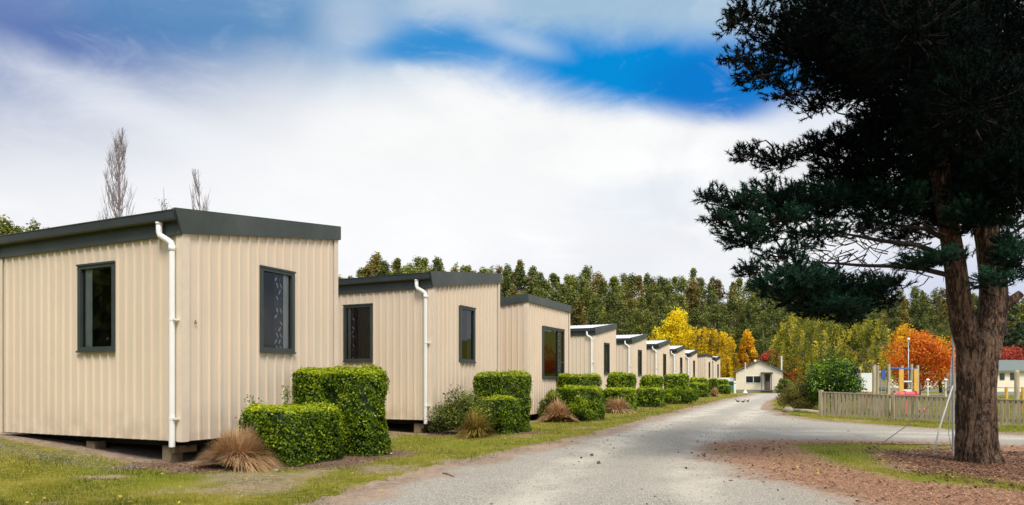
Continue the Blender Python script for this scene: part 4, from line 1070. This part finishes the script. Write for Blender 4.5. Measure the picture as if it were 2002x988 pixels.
# bare dead twigs in the gap under the canopy
for _ in range(150):
    px=random.uniform(1540,1850); py=random.uniform(430,545); Y=random.uniform(9.3,10.6); a_=at(px,py,Y)-TB
    v=Vector((random.uniform(-.5,.1),random.uniform(-.2,.2),random.uniform(-.22,.22))); m2=a_+v*.5+Vector((0,0,random.uniform(-.05,.05)))
    tw.tube([a_,m2,a_+v],[.009,.007,.003],4,cap=False)
    if random.random()<.6: tw.tube([m2,m2+Vector((random.uniform(-.25,.1),random.uniform(-.1,.1),random.uniform(-.2,.2)))],[.006,.003],3,cap=False)
for (pa,pb,r) in (((1856,505,10.05),(1640,455,9.7),.045),((1852,470,10.0),(1700,430,9.9),.04),((1862,540,10.1),(1590,512,9.6),.04),((1640,455,9.7),(1590,440,9.5),.02),((1862,520,10.1),(1720,520,10.3),.03),((1930,470,10.4),(2020,380,10.0),.04),((1935,500,10.3),(2030,420,10.3),.035),((1925,440,10.4),(1990,400,9.9),.03)):
    a_=at(*pa)-TB;b_=at(*pb)-TB; lb_=MB(); lb_.tube([a_,a_.lerp(b_,.3)+Vector((0,0,.08)),a_.lerp(b_,.65)+Vector((0,0,.02)),b_],[r,r*.8,r*.55,r*.3],7,cap=False,rough=.12); lb_.build('limb',M['limb'],pine,smooth=True,fix=False)
tw.build('twigs',M['limb'],pine,fix=False)
TC=np.concatenate(TC)-np.array(TB); TD=np.concatenate(TD); TT=np.concatenate(TT); nt=len(TC); nn=30
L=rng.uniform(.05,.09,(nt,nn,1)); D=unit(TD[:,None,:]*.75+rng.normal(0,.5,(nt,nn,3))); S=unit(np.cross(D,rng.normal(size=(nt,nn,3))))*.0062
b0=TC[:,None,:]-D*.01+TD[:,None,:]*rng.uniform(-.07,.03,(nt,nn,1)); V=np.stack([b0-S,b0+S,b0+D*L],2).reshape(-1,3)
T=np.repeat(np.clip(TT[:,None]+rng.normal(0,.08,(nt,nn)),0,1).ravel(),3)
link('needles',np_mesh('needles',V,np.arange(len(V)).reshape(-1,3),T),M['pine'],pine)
print('tufts',nt,'eucs',euc_n)

# ------------------------------------------------------------------ picket fence
random.seed(3)
FA=Vector((10.35,23.3,0)); FB=Vector((13.2,17.9,0)); fd=(FB-FA).normalized(); FL=(FB-FA).length+3.2
fn=Vector((-fd.y,fd.x,0))            # away from the road
if fn.x<0: fn=-fn
fence=empty('picket_fence',FA,math.atan2(fd.y,fd.x),'weathered grey green timber picket fence in front of the playground','fence')
sgn = 1 if Vector((-math.sin(math.atan2(fd.y,fd.x)),math.cos(math.atan2(fd.y,fd.x)),0)).dot(fn)>0 else -1
def fh(t): return .86-.12*t/6.1
for t in (0,2.55,5.1,7.4,FL):
    b=MB(); b.box(t-.055,t+.055,-.055,.055,-.1,fh(t)+.035); b.build('post',M['wood'],fence,bevel=.006)
for z0 in (.14,.70):
    b=MB(); b.add([(.05,sgn*.03,fh(0)*z0/.86),(FL,sgn*.03,fh(FL)*z0/.86),(FL,sgn*.075,fh(FL)*z0/.86),(.05,sgn*.075,fh(0)*z0/.86),(.05,sgn*.03,fh(0)*z0/.86+.08),(FL,sgn*.03,fh(FL)*z0/.86+.08),(FL,sgn*.075,fh(FL)*z0/.86+.08),(.05,sgn*.075,fh(0)*z0/.86+.08)],[(0,3,2,1),(4,5,6,7),(0,1,5,4),(1,2,6,5),(2,3,7,6),(3,0,4,7)]); b.build('rail',M['wood'],fence)
b=MB(); t=.10
while t<FL-.05:
    w=random.uniform(.085,.10); h=fh(t)-.045+random.uniform(-.012,.012); ti=random.uniform(-.006,.006)
    b.add([(t,sgn*.002,.05),(t+w,sgn*.002,.05),(t+w,sgn*.024,.05),(t,sgn*.024,.05),(t+ti,sgn*.002,h),(t+w+ti,sgn*.002,h),(t+w+ti,sgn*.024,h),(t+ti,sgn*.024,h)],[(0,3,2,1),(4,5,6,7),(0,1,5,4),(1,2,6,5),(2,3,7,6),(3,0,4,7)])
    t+=w+random.uniform(.03,.055)
b.build('palings',M['wood'],fence)
b=MB(); b.add([(.06,sgn*-.012,fh(0)-.05),(FL,sgn*-.012,fh(FL)-.05),(FL,sgn*.08,fh(FL)-.05),(.06,sgn*.08,fh(0)-.05),(.06,sgn*-.012,fh(0)-.02),(FL,sgn*-.012,fh(FL)-.02),(FL,sgn*.08,fh(FL)-.02),(.06,sgn*.08,fh(0)-.02)],[(0,3,2,1),(4,5,6,7),(0,1,5,4),(1,2,6,5),(2,3,7,6),(3,0,4,7)]); b.build('capping_rail',M['wood'],fence)

# log edging and stone by the shrub
b=MB(); b.tube([(gx(1548,27.0),27.0,.06),(gx(1575,26.2),26.2,.07),(gx(1600,25.4),25.4,.06)],[.07,.075,.07],10,rough=.08); tag(b.build('border_log',M['wood'],smooth=True),'grey weathered log lying at the foot of the brownish shrub','log')
def stone(x,y,r,label,name='border_stone',m='stone',group=None):
    bm=bmesh.new(); bmesh.ops.create_icosphere(bm,subdivisions=3,radius=r)
    for v in bm.verts:
        k=1+.25*(vnoise(np.array([v.co.x/r*1.3+x]),np.array([v.co.y/r*1.3+v.co.z/r]),.7,4)[0]-.5); v.co*=k; v.co.z*=.7
    me=bpy.data.meshes.new(name); bm.to_mesh(me); bm.free(); o=link(name,me,M[m]); o.location=(x,y,hz(x,y)+r*.35); return tag(o,label,'stone',group)
stone(gx(1541,26.6),26.6,.20,'pinkish brown stone at the left end of the border log')
stone(gx(540,9.25),9.25,.035,'small pale stone on the earth below the low hedge')

# stick on the road edge and dark clods on the road
b=MB(); q=gpt(866,928); r_=gpt(888,934); b.tube([(q[0],q[1],.02),((q[0]+r_[0])/2,(q[1]+r_[1])/2,.035),(r_[0],r_[1],.02)],[.010,.013,.009],7,rough=.15)
M['stick']=simple('peeled_stick',(.42,.27,.19),.8,var=.3); tag(b.build('stick',M['stick'],smooth=True),'short pinkish brown stick lying at the left road edge','stick')
# three brown ducks resting far down the road
M['duck']=simple('brown_feathers',(.17,.115,.07),.9,var=.5,scale=30); M['duckdark']=simple('dark_feathers',(.03,.028,.022),.8)
def duck(px,Y,rz,label):
    root=empty('bird',(gx(px,Y),Y,.008),rz,label,'bird','brown birds resting on the road'); root.scale=(.55,.55,.55)
    b=MB(); b.tube([(-.24,0,.15),(-.16,0,.13),(-.05,0,.12),(.07,0,.125),(.14,0,.15),(.17,0,.20),(.18,0,.25),(.20,0,.29),(.225,0,.315),(.26,0,.31)],[.012,.05,.085,.085,.06,.04,.033,.04,.038,.012],12); b.build('body',M['duck'],root,smooth=True)
    k=MB(); k.tube([(.255,0,.305),(.29,0,.295),(.315,0,.292)],[.016,.014,.010],8); k.build('bill',M['duckdark'],root)
    for s in (-1,1):
        w=MB(); w.tube([(.08,s*.065,.15),(-.05,s*.082,.15),(-.20,s*.03,.16)],[.03,.04,.008],8); w.build('wing',M['duckdark'],root,smooth=True)
    return root
duck(1443,38.5,R(160),'leftmost of three small brown birds on the road'); duck(1453,38,R(10),'middle and darkest bird lying on the road'); duck(1462,38.8,R(35),'rightmost bird on the road, head raised')

# ------------------------------------------------------------------ tripod beside the pine
tri=empty('pole_stand',(7.14,11.26,0),0,'grey pole with two slanting stays standing left of the pine trunk','pole')
b=MB(); b.tube([(0,0,-.05),(0,0,1.95)],.017,10); b.tube([(-.02,.02,1.0),(-.02,.02,1.30)],.025,10); b.build('pole',M['galv'],tri)
b=MB(); b.tube([(0,0,1.14),(-.30,-.13,.45),(-.47,-.24,.01)],[.010,.012,.014],10); b.build('stay',M['white'],tri,smooth=True)
b=MB(); b.tube([(0,0,1.18),(.06,.8,.58),(.13,1.55,.02)],[.010,.010,.010],8); 
b2=MB(); b2.tube([(0,-.02,1.18),(-.42,.35,.55),(-.78,.9,.03)],[.007,.007,.007],8); b2.build('stay',M['galv'],tri)
b=MB(); b.tube([(-.03,0,1.6),(-.06,-.02,.9),(-.10,-.04,.35),(-.05,-.05,.10),(.02,-.03,.18),(.0,0,.5)],.006,6); b.build('wire',M['galv'],tri,smooth=True)

# ------------------------------------------------------------------ the gabled hut
HX0,HX1,HYY=gx(1441,72),gx(1527,72),72
hut=empty('gabled_hut',((HX0+HX1)/2,HYY,0),R(-22),'small cream gabled hut with grey door at the end of the road','hut')
hw=(HX1-HX0)/2; b=MB(); ev,pk_=2.12,3.22
b.prism([(-hw,.28),(hw,.28),(hw,ev),(0,pk_),(-hw,ev)],'y',0,7.0); b.build('wall',M['hut'],hut)
b=MB()
for s in (-1,1):
    b.add([(0,-.25,pk_+.06),(s*(hw+.35),-.25,ev-.10),(s*(hw+.35),7.2,ev-.10),(0,7.2,pk_+.06),(0,-.25,pk_+.13),(s*(hw+.35),-.25,ev-.03),(s*(hw+.35),7.2,ev-.03),(0,7.2,pk_+.13)],[(0,1,2,3),(7,6,5,4),(0,4,5,1),(1,5,6,2),(2,6,7,3),(3,7,4,0)])
rf=b.build('roof',M['roofgreen'],hut)
b=MB(); b.tube([(hw-.12,1.2,2.0),(hw-.12,1.2,3.7)],.075,10); b.tube([(hw-.12,1.2,3.7),(hw-.12,1.2,3.78)],.11,10); b.build('chimney',M['white'],rf,smooth=False)
b=MB(); b.box(-hw+.03,hw-.03,.02,.06,.02,.279); b.build('skirting',M['grey'],hut)
def xw(px): return gx(px,HYY)-(HX0+HX1)/2
b=MB(); x0,x1=xw(1459),xw(1488); z0,z1=1.02,1.68
b.box(x0,x1,-.04,.02,z0-.05,z0); b.box(x0,x1,-.04,.02,z1,z1+.05); b.box(x0,x0+.05,-.04,.02,z0,z1); b.box(x1-.05,x1,-.04,.02,z0,z1); b.box((x0+x1)/2-.03,(x0+x1)/2+.03,-.04,.02,z0,z1); wd=b.build('window',M['white'],hut)
M['darkglass']=simple('dark_pane',(.02,.022,.025),.08,var=.1); b=MB(); b.box(x0+.05,(x0+x1)/2-.03,-.012,-.004,z0,z1); b.box((x0+x1)/2+.03,x1-.05,-.012,-.004,z0,z1); b.build('pane',M['darkglass'],wd)
b=MB(); x0,x1=xw(1494),xw(1505); b.box(x0,x1,-.05,-.003,.30,1.95); dr=b.build('door',M['doorgrey'],hut)
b=MB(); b.box(x0+.08,x1-.08,-.058,-.051,1.15,1.8); b.build('pane',M['darkglass'],dr)
b=MB(); b.box(x0-.28,x0-.20,-1.0,-.92,.0,2.0); b.box(x1+.08,x1+.16,-1.0,-.92,.0,2.0); b.box(x0-.35,x1+.25,-1.05,-.02,2.0,2.08); b.box(x0-.35,x1+.25,-1.05,-.055,.15,.27); b.build('porch',M['doorgrey'],hut)
b=MB(); b.lathe([(.02,-.15),(.11,-.1),(.14,0),(.1,.1),(.02,.14)],(xw(1477),-.32,3.25),14); b.build('gable_lamp',M['lamp'],hut,smooth=True)
def thing(mb,name,m,label,cat,**k): return tag(mb.build(name,m,**k),label,cat)
b=MB(); b.tube([(gx(1457,69.5),69.5,.05),(gx(1457,69.5),69.5,3.05)],.045,8); b.lathe([(.25,0),(.22,.05),(.05,.30)],(gx(1457,69.5),69.5,0),14); thing(b,'flag_pole',M['white'],'thin white pole with a flared base in front of the hut','pole')
x=gx(1436.5,67); b=MB(); b.box(x-.10,x+.10,66.93,67.07,0,.95); b.lathe([(.04,0),(.14,.05),(.15,.14),(.1,.22),(.02,.26)],(x,67,.95),12); thing(b,'white_bollard',M['white'],'short white post with round cap left of the hut','bollard')
# teal trailer
tx=gx(1421,74); tr=empty('trailer',(tx,74,0),R(8),'teal and white trailer parked left of the hut behind the last hedges','trailer')
b=MB(); b.prism([(-1.0,.35),(1.0,.35),(1.05,.7),(1.0,1.15),(-1.0,1.15),(-1.05,.7)],'y',-.8,.8); b.build('body',M['teal'],tr,bevel=.03)
b=MB(); b.prism([(-1.0,1.152),(1.0,1.152),(.9,1.42),(.6,1.52),(-.6,1.52),(-.9,1.42)],'y',-.78,.78); b.build('roof',M['white'],tr,bevel=.03)
b=MB(); b.box(-.6,.6,-.812,-.802,.75,1.08); b.build('window',M['darkglass'],tr)
for sx in (-.6,.6):
    b=MB(); b.tube([(sx,-.86,.26),(sx,-.66,.26)],.26,16); b.build('wheel',M['tyre'],tr)

# ------------------------------------------------------------------ playground
PY=28.0
pt=empty('play_tower',(gx(1722,PY),PY,0),0,'wooden play tower with blue and yellow panels behind the picket fence','play tower')
def lx(px): return gx(px,PY)-gx(1722,PY)
zz=lambda py: EYE+(HY-py)/F*PY
for px,yt in ((1708,716),(1716,714),(1738,712),(1782,712),(1794,714)):
    for dy in ((0,) if px in(1716,1782) else (0,1.1)):
        b=MB(); b.tube([(lx(px),dy,-.05),(lx(px),dy,zz(yt))],.055,10); b.build('post',M['wood'],pt)
b=MB(); b.box(lx(1708)+.07,lx(1738)-.07,-.02,1.1,.62,.68); b.box(lx(1757),lx(1790),.1,1.1,.62,.68); b.build('deck',M['wood'],pt)
for a_,c_ in ((1755,1764),(1784,1792)):
    b=MB(); b.box(lx(a_),lx(c_),-.11,-.07,.72,zz(722)); b.build('yellow_panel',M['yellow'],pt,bevel=.012)
b=MB(); b.tube([(lx(1738),0,zz(720)),(lx(1794),0,zz(722))],.035,8); b.build('top_bar',M['blue'],pt)
b=MB(); x0,x1=lx(1718)+.05,lx(1729)
b.box(x0,x1,-.10,-.06,zz(742),zz(722)); b.build('blue_panel',M['blue'],pt,bevel=.01)
b=MB()
for k in range(6): b.tube([(x0,-.08,.55+.11*k),(x1,-.08,.55+.11*k)],.014,6)
b.tube([(x0,-.08,.05),(x0,-.08,1.3)],.018,6); b.tube([(x1,-.08,.05),(x1,-.08,1.3)],.018,6); b.build('ladder',M['galv'],pt)
b=MB(); b.beam((lx(1727),-.3,0.1),(lx(1738),0,1.15),.09,.09); b.build('brace',M['wood'],pt)
b=MB(); b.box(lx(1765),lx(1782),-.05,0.0,.70,.86); b.box(lx(1766),lx(1781),-.05,0,1.15,1.21); b.build('white_rail',M['white'],pt)
# crawl tube on legs
TY=25.6; t0,t1=gx(1750,TY),gx(1794,TY); ct=empty('crawl_tube',((t0+t1)/2,TY,0),0,'faded red plastic tube on thin red legs behind the picket fence','play equipment'); hw=(t1-t0)/2
zc=EYE-(771-HY)/F*TY
b=MB(); b.tube([(-hw,0,zc),(-hw*.3,0,zc),(hw*.4,0,zc),(hw,0,zc-.03)],.095,16); tb_=b.build('tube',M['pink'],ct,smooth=True)
for x in (-hw,-.05,hw*.85):
    b=MB(); b.tube([(x-.03,0,zc),(x+.03,0,zc)],.125,16); b.build('collar',M['pink'],tb_)
for x in (-.02,hw*.5,hw*.9):
    b=MB(); b.tube([(x,0,-.02),(x,0,zc-.09)],.035,8); b.build('leg',M['pink'],ct)
b=MB(); b.lathe([(.02,0),(.1,.03),(.12,.1),(.08,.18),(.02,.2)],(gx(1803,24.6),24.6,0.05),12); thing(b,'red_stool',M['pink'],'small red knob shaped seat seen through the fence','play equipment',smooth=True)
# low sleeper wall with orange border
b=MB(); b.box(gx(1680,31),gx(1714,31),31,31.12,0,.72); thing(b,'play_border',simple('ochre_boards',(.36,.20,.08),.7,var=.3),'low ochre board wall left of the play tower','wall')
b=MB(); cxx=gx(1697,48); b.prism([(cxx-.65,0),(cxx+.65,0),(cxx+.65,.9),(cxx+.25,1.75),(cxx-.65,.95)],'y',48,50.2); thing(b,'white_awning_tent',M['white'],'small white pitched tent between the glossy bush and the play tower','tent')
# lamp post with opal globe
LP=empty('lamp_post',(gx(1776,40),40,0),0,'tall pale lamp post with round white globe before the orange maple','street lamp'); zt_=EYE+(HY-664)/F*40
b=MB(); b.tube([(0,0,-.05),(0,0,1.2),(0,0,zt_-.1)],[.034,.028,.022],10); b.build('pole',M['galv'],LP,smooth=True)
b=MB(); b.lathe([(.03,-.07),(.07,-.04),(.09,.01),(.07,.07),(.02,.10)],(0,0,zt_),14); b.build('globe',M['lamp'],LP,smooth=True)
for px,Y,lb in ((1814,36,'left one of two low white path lights behind the fence'),(1849,36,'right one of two low white path lights, next to the pine trunk')):
    l=empty('path_light',(gx(px,Y),Y,0),0,lb,'lamp','low white path lights'); z_=EYE+2/F*Y
    b=MB(); b.tube([(0,0,-.03),(0,0,z_-.05)],.032,10); b.build('pole',M['white'],l)
    b=MB(); b.lathe([(.03,-.06),(.09,-.03),(.09,.02),(.04,.06)],(0,0,z_),14); b.build('lamp_head',M['lamp'],l,smooth=True)
# yellow posts at the right
for px,Y,y0,y1,lb in ((1967.5,26,757,778,'yellow post left of the tall timber post'),(2000,26,757,800,'yellow post at the right edge of the scene')):
    b=MB(); x=gx(px,Y); b.tube([(x,Y,-.05),(x,Y,EYE+(HY-y0)/F*Y)],.055,12); o_=thing(b,'yellow_post',M['yellow'],lb,'post'); o_['group']='yellow playground posts'
b=MB(); x=gx(1988,23.5); b.tube([(x,23.5,-.05),(x,23.5,EYE+(HY-727)/F*23.5)],.075,14); b.tube([(x,23.5,EYE+(HY-727)/F*23.5),(x,23.5,EYE+(HY-724)/F*23.5)],[.075,.055],14); thing(b,'timber_post',M['wood'],'tall weathered timber post between the two yellow posts','post')
b=MB(); b.tube([(gx(1945,26.2),26.2,.95),(gx(2020,26.2),26.2,.93)],.015,6); thing(b,'rope_rail',M['galv'],'thin rope rail strung between the playground posts','rail')

# ------------------------------------------------------------------ long low buildings beyond the playground
def long_building(x0,x1,Y,zb,ze,zr,label,windows=(),depth=6,roof='roofgreen',base=True,name='low_building',hip=0.0):
    r=empty(name,((x0+x1)/2,Y,0),0,label,'building'); w=(x1-x0)/2
    b=MB(); b.box(-w,w,0,depth,zb,ze); b.build('wall',M['hut'],r)
    if base:
        b=MB(); b.box(-w-.01,w+.01,-.015,depth+.01,0,zb+.002); b.build('base',M['grey'],r)
    b=MB(); e=.3; rr=[(-w-e,-e,ze+.01),(w+e,-e,ze+.01),(w+e,depth+e,ze+.01),(-w-e,depth+e,ze+.01),(-w-e+hip,depth/2,zr),(w+e-hip,depth/2,zr)]
    rr=[*rr]; b.add(rr,[(0,1,5,4),(2,3,4,5),(0,4,3),(1,2,5),(3,2,1,0)]); b.build('roof',M[roof],r)
    b=MB(); b.box(-w-e,w+e,-e-.03,-e-.002,ze-.10,ze+.03); b.build('fascia',M['roofgreen'] if roof!='hut' else M['hut'],r)
    for (a_,c_,z0,z1) in windows:
        b=MB(); b.box(a_,c_,-.05,-.002,z0,z1); wd=b.build('window',M['frame'],r)
        b=MB(); b.box(a_+.05,c_-.05,-.06,-.052,z0+.05,z1-.05); b.build('pane',M['darkglass'],wd)
    return r
long_building(gx(1735,78),gx(1900,78),78,.42,2.05,2.35,'long low cream building with grey base behind the playground',roof='hut')
Yb=58; bx0=gx(1938,Yb); bx1=gx(2080,Yb); cxb=(bx0+bx1)/2
ws=[(gx(a_,Yb)-cxb,gx(c_,Yb)-cxb,EYE+(HY-743)/F*Yb,EYE+(HY-730)/F*Yb) for a_,c_ in ((1954.5,1963.5),(1975,1983.5))]
long_building(bx0,bx1,Yb,.3,EYE+(HY-725)/F*Yb,EYE+(HY-708)/F*Yb+.25,'cream building with grey green roof and two small windows right of the pine',ws,hip=.4)

# ------------------------------------------------------------------ sky and light
w=bpy.data.worlds.new('World'); sc.world=w; w.use_nodes=True; t=NT(w.node_tree); bg=t.n['Background']
SUN_AZ, SUN_EL = R(163), R(50)      # behind the camera, slightly left (azimuth clockwise from +Y)
sky=t.n.new('ShaderNodeTexSky'); sky.sky_type='NISHITA'; sky.sun_disc=False; sky.sun_elevation=SUN_EL; sky.sun_rotation=SUN_AZ
tc=t.n.new('ShaderNodeTexCoord'); dirv=tc.outputs['Generated']
sp=t.n.new('ShaderNodeSeparateXYZ'); t.l.new(dirv,sp.inputs[0]); x_,y_,z_=sp.outputs
az=t.m('ARCTAN2',x_,y_); el=t.m('ARCSINE',z_)
# cloud-layer coordinates: direction projected on a plane overhead
den=t.m('ADD',t.m('MAXIMUM',z_,0.0),.22)
cb=t.n.new('ShaderNodeCombineXYZ'); t.l.new(t.m('DIVIDE',x_,den),cb.inputs[0]); t.l.new(t.m('DIVIDE',y_,den),cb.inputs[1]); cv=cb.outputs[0]
nA=t.noise(cv,1.1,8,.55,dist=.6); nB=t.noise(cv,3.2,8,.6,dist=.4); nC=t.noise(cv,8.0,6,.6); nD=t.noise(cv,.55,5,.5)
nE=t.noise(t.coord('Generated',(1,1,2.0)),5.5,9,.62,dist=.5); nF=t.noise(t.coord('Generated',(1,1,1.7)),2.6,7,.58,dist=.8)
clear=t.mix(1.0,sky.outputs[0],(.055,.105,.150),'MULTIPLY')
def ae(px,py):
    a_=math.atan((px-CX)/F); return a_, math.atan((HY-py)/F*math.cos(a_))
def blob(px,py,sx,sy,ang=0,soft=.6,nz=.5,n=None):
    a0,e0=ae(px,py); sx=sx/F; sy=sy/F; c_,s_=math.cos(R(ang)),math.sin(R(ang))
    da=t.m('SUBTRACT',az,a0); de=t.m('SUBTRACT',el,e0)
    u=t.m('DIVIDE',t.m('ADD',t.m('MULTIPLY',da,c_),t.m('MULTIPLY',de,s_)),sx)
    v=t.m('DIVIDE',t.m('SUBTRACT',t.m('MULTIPLY',de,c_),t.m('MULTIPLY',da,s_)),sy)
    r=t.m('SQRT',t.m('ADD',t.m('MULTIPLY',u,u),t.m('MULTIPLY',v,v)))
    r=t.m('ADD',r,t.m('MULTIPLY',t.m('SUBTRACT',n or nE,.5),nz*5))
    return t.ramp(r,1+soft,max(.0,1-soft))
white=t.mix(t.ramp(t.m('ADD',t.m('MULTIPLY',nF,.6),t.m('MULTIPLY',nE,.4)),.38,.60),(.82,.83,.86),(1.05,1.05,1.04))
white=t.mix(t.m('MULTIPLY',t.ramp(nA,.52,.70),.35),white,(.78,.81,.86))
bluegrey=t.mix(t.ramp(nE,.38,.62),(.18,.34,.56),(.42,.55,.70))
c=white
def over(c,mask,colr,k=1.0): return t.mix(t.m('MULTIPLY',mask,k),c,colr)
top=t.ramp(el,ae(1001,250)[1],ae(1001,20)[1])
c=over(c,t.m('MULTIPLY',top,t.ramp(nE,.34,.52)),bluegrey,.8)
c=over(c,blob(1150,20,420,80,-4,.8,.3),(.33,.52,.70),.8)
c=over(c,blob(520,90,330,90,8,.8,.35),(.18,.42,.66),.75)
c=over(c,blob(300,90,200,60,20,.7,.35),(.08,.33,.62),.75)
c=over(c,blob(20,70,360,150,0,.9,.16),(.065,.14,.42),.88)
c=over(c,blob(380,20,300,60,0,.7,.35),(.10,.26,.52),.7)
c=over(c,blob(40,230,260,60,-10,.8,.35),(.42,.49,.66),.5)
c=over(c,blob(900,25,90,60,0,.6,.5),(.62,.70,.80),.6)
c=over(c,blob(860,95,190,30,4,.6,.40),(.02,.29,.66),.85)
c=over(c,blob(1050,95,90,22,-12,.6,.4,nC),(.5,.62,.76),.5)
c=over(c,blob(1560,250,150,50,0,.6,.35),(.93,.94,.96),.9)
c=over(c,blob(1240,385,120,40,0,.8,.5),(.50,.63,.80),.45)
c=over(c,blob(520,260,50,26,0,.8,.5),(.55,.62,.72),.5)
c=over(c,blob(820,300,560,130,3,.7,.25),(.97,.965,.955),.75)
c=over(c,blob(260,215,190,30,-14,.9,.30),(.90,.93,.97),.55)
c=over(c,blob(600,430,600,90,0,.8,.3),(1,1,1),.6)
c=over(c,blob(690,60,60,50,0,.8,.4),(.62,.70,.82),.5)
c=over(c,blob(1900,560,200,60,0,.8,.2),(.50,.56,.78),.8)
c=over(c,blob(1000,560,900,60,0,.9,.2),(.90,.91,.95),.5)
c=over(c,blob(1240,140,350,60,-7,.55,.26),(.0,.265,.70),1.0)
c=over(c,blob(1430,165,150,55,-6,.5,.15),(.002,.19,.62),.9)
c=over(c,blob(830,92,110,20,8,.7,.2),(.02,.27,.66),.8)
c=over(c,blob(1020,85,80,16,-14,.8,.35),(.55,.68,.82),.6)
c=over(c,blob(1640,230,110,40,0,.6,.3),(.80,.84,.92),.8)
# finer wisps everywhere
c=over(c,t.m('MULTIPLY',t.ramp(t.noise(t.coord('Generated',(1,1,2.4)),9,9,.66,dist=.9),.52,.72),t.ramp(el,.10,.35)),(.80,.85,.92),.14)
# the rest of the sky, behind and beside: broken cloud over clear blue
behind=t.ramp(t.m('ABSOLUTE',az),1.0,1.5)
rest=t.mix(t.ramp(nA,.40,.58),clear,t.mix(1.0,white,(1.75,1.68,1.55),'MULTIPLY'))  # unseen cloud brightened and warmed to add soft frontal fill
c=t.mix(behind,c,rest)
c=t.mix(t.ramp(el,.95,1.25),c,rest)
# a little real sky in every cloud gap
c=t.mix(.03,c,clear)
c=t.mix(t.ramp(z_,-.01,-.06),c,(.10,.095,.07))
t.l.new(c,bg.inputs[0]); bg.inputs[1].default_value=1.0
ld=bpy.data.lights.new('sun','SUN'); ld.energy=3.0; ld.angle=R(22); ld.color=(1,.93,.83); lo=bpy.data.objects.new('sun',ld); col.objects.link(lo)
sd=Vector((math.sin(SUN_AZ)*math.cos(SUN_EL),math.cos(SUN_AZ)*math.cos(SUN_EL),math.sin(SUN_EL))); lo.rotation_euler=sd.to_track_quat('Z','Y').to_euler()

# ------------------------------------------------------------------ camera
cd=bpy.data.cameras.new('camera'); cam=bpy.data.objects.new('camera',cd); col.objects.link(cam); sc.camera=cam
cam.location=(0,0,EYE); cam.rotation_euler=(R(90),0,0); cd.sensor_width=36; cd.lens=F/2002*36; cd.shift_y=(HY-494)/2002; cd.clip_end=3000; cd.clip_start=.1
sc.view_settings.view_transform='Standard'; sc.view_settings.look='None'; sc.view_settings.exposure=0; sc.view_settings.gamma=1
sc.cycles.use_denoising=True; sc.cycles.max_bounces=7; sc.cycles.transparent_max_bounces=8; sc.cycles.diffuse_bounces=3; sc.cycles.glossy_bounces=3
sc.cycles.caustics_reflective=False; sc.cycles.caustics_refractive=False
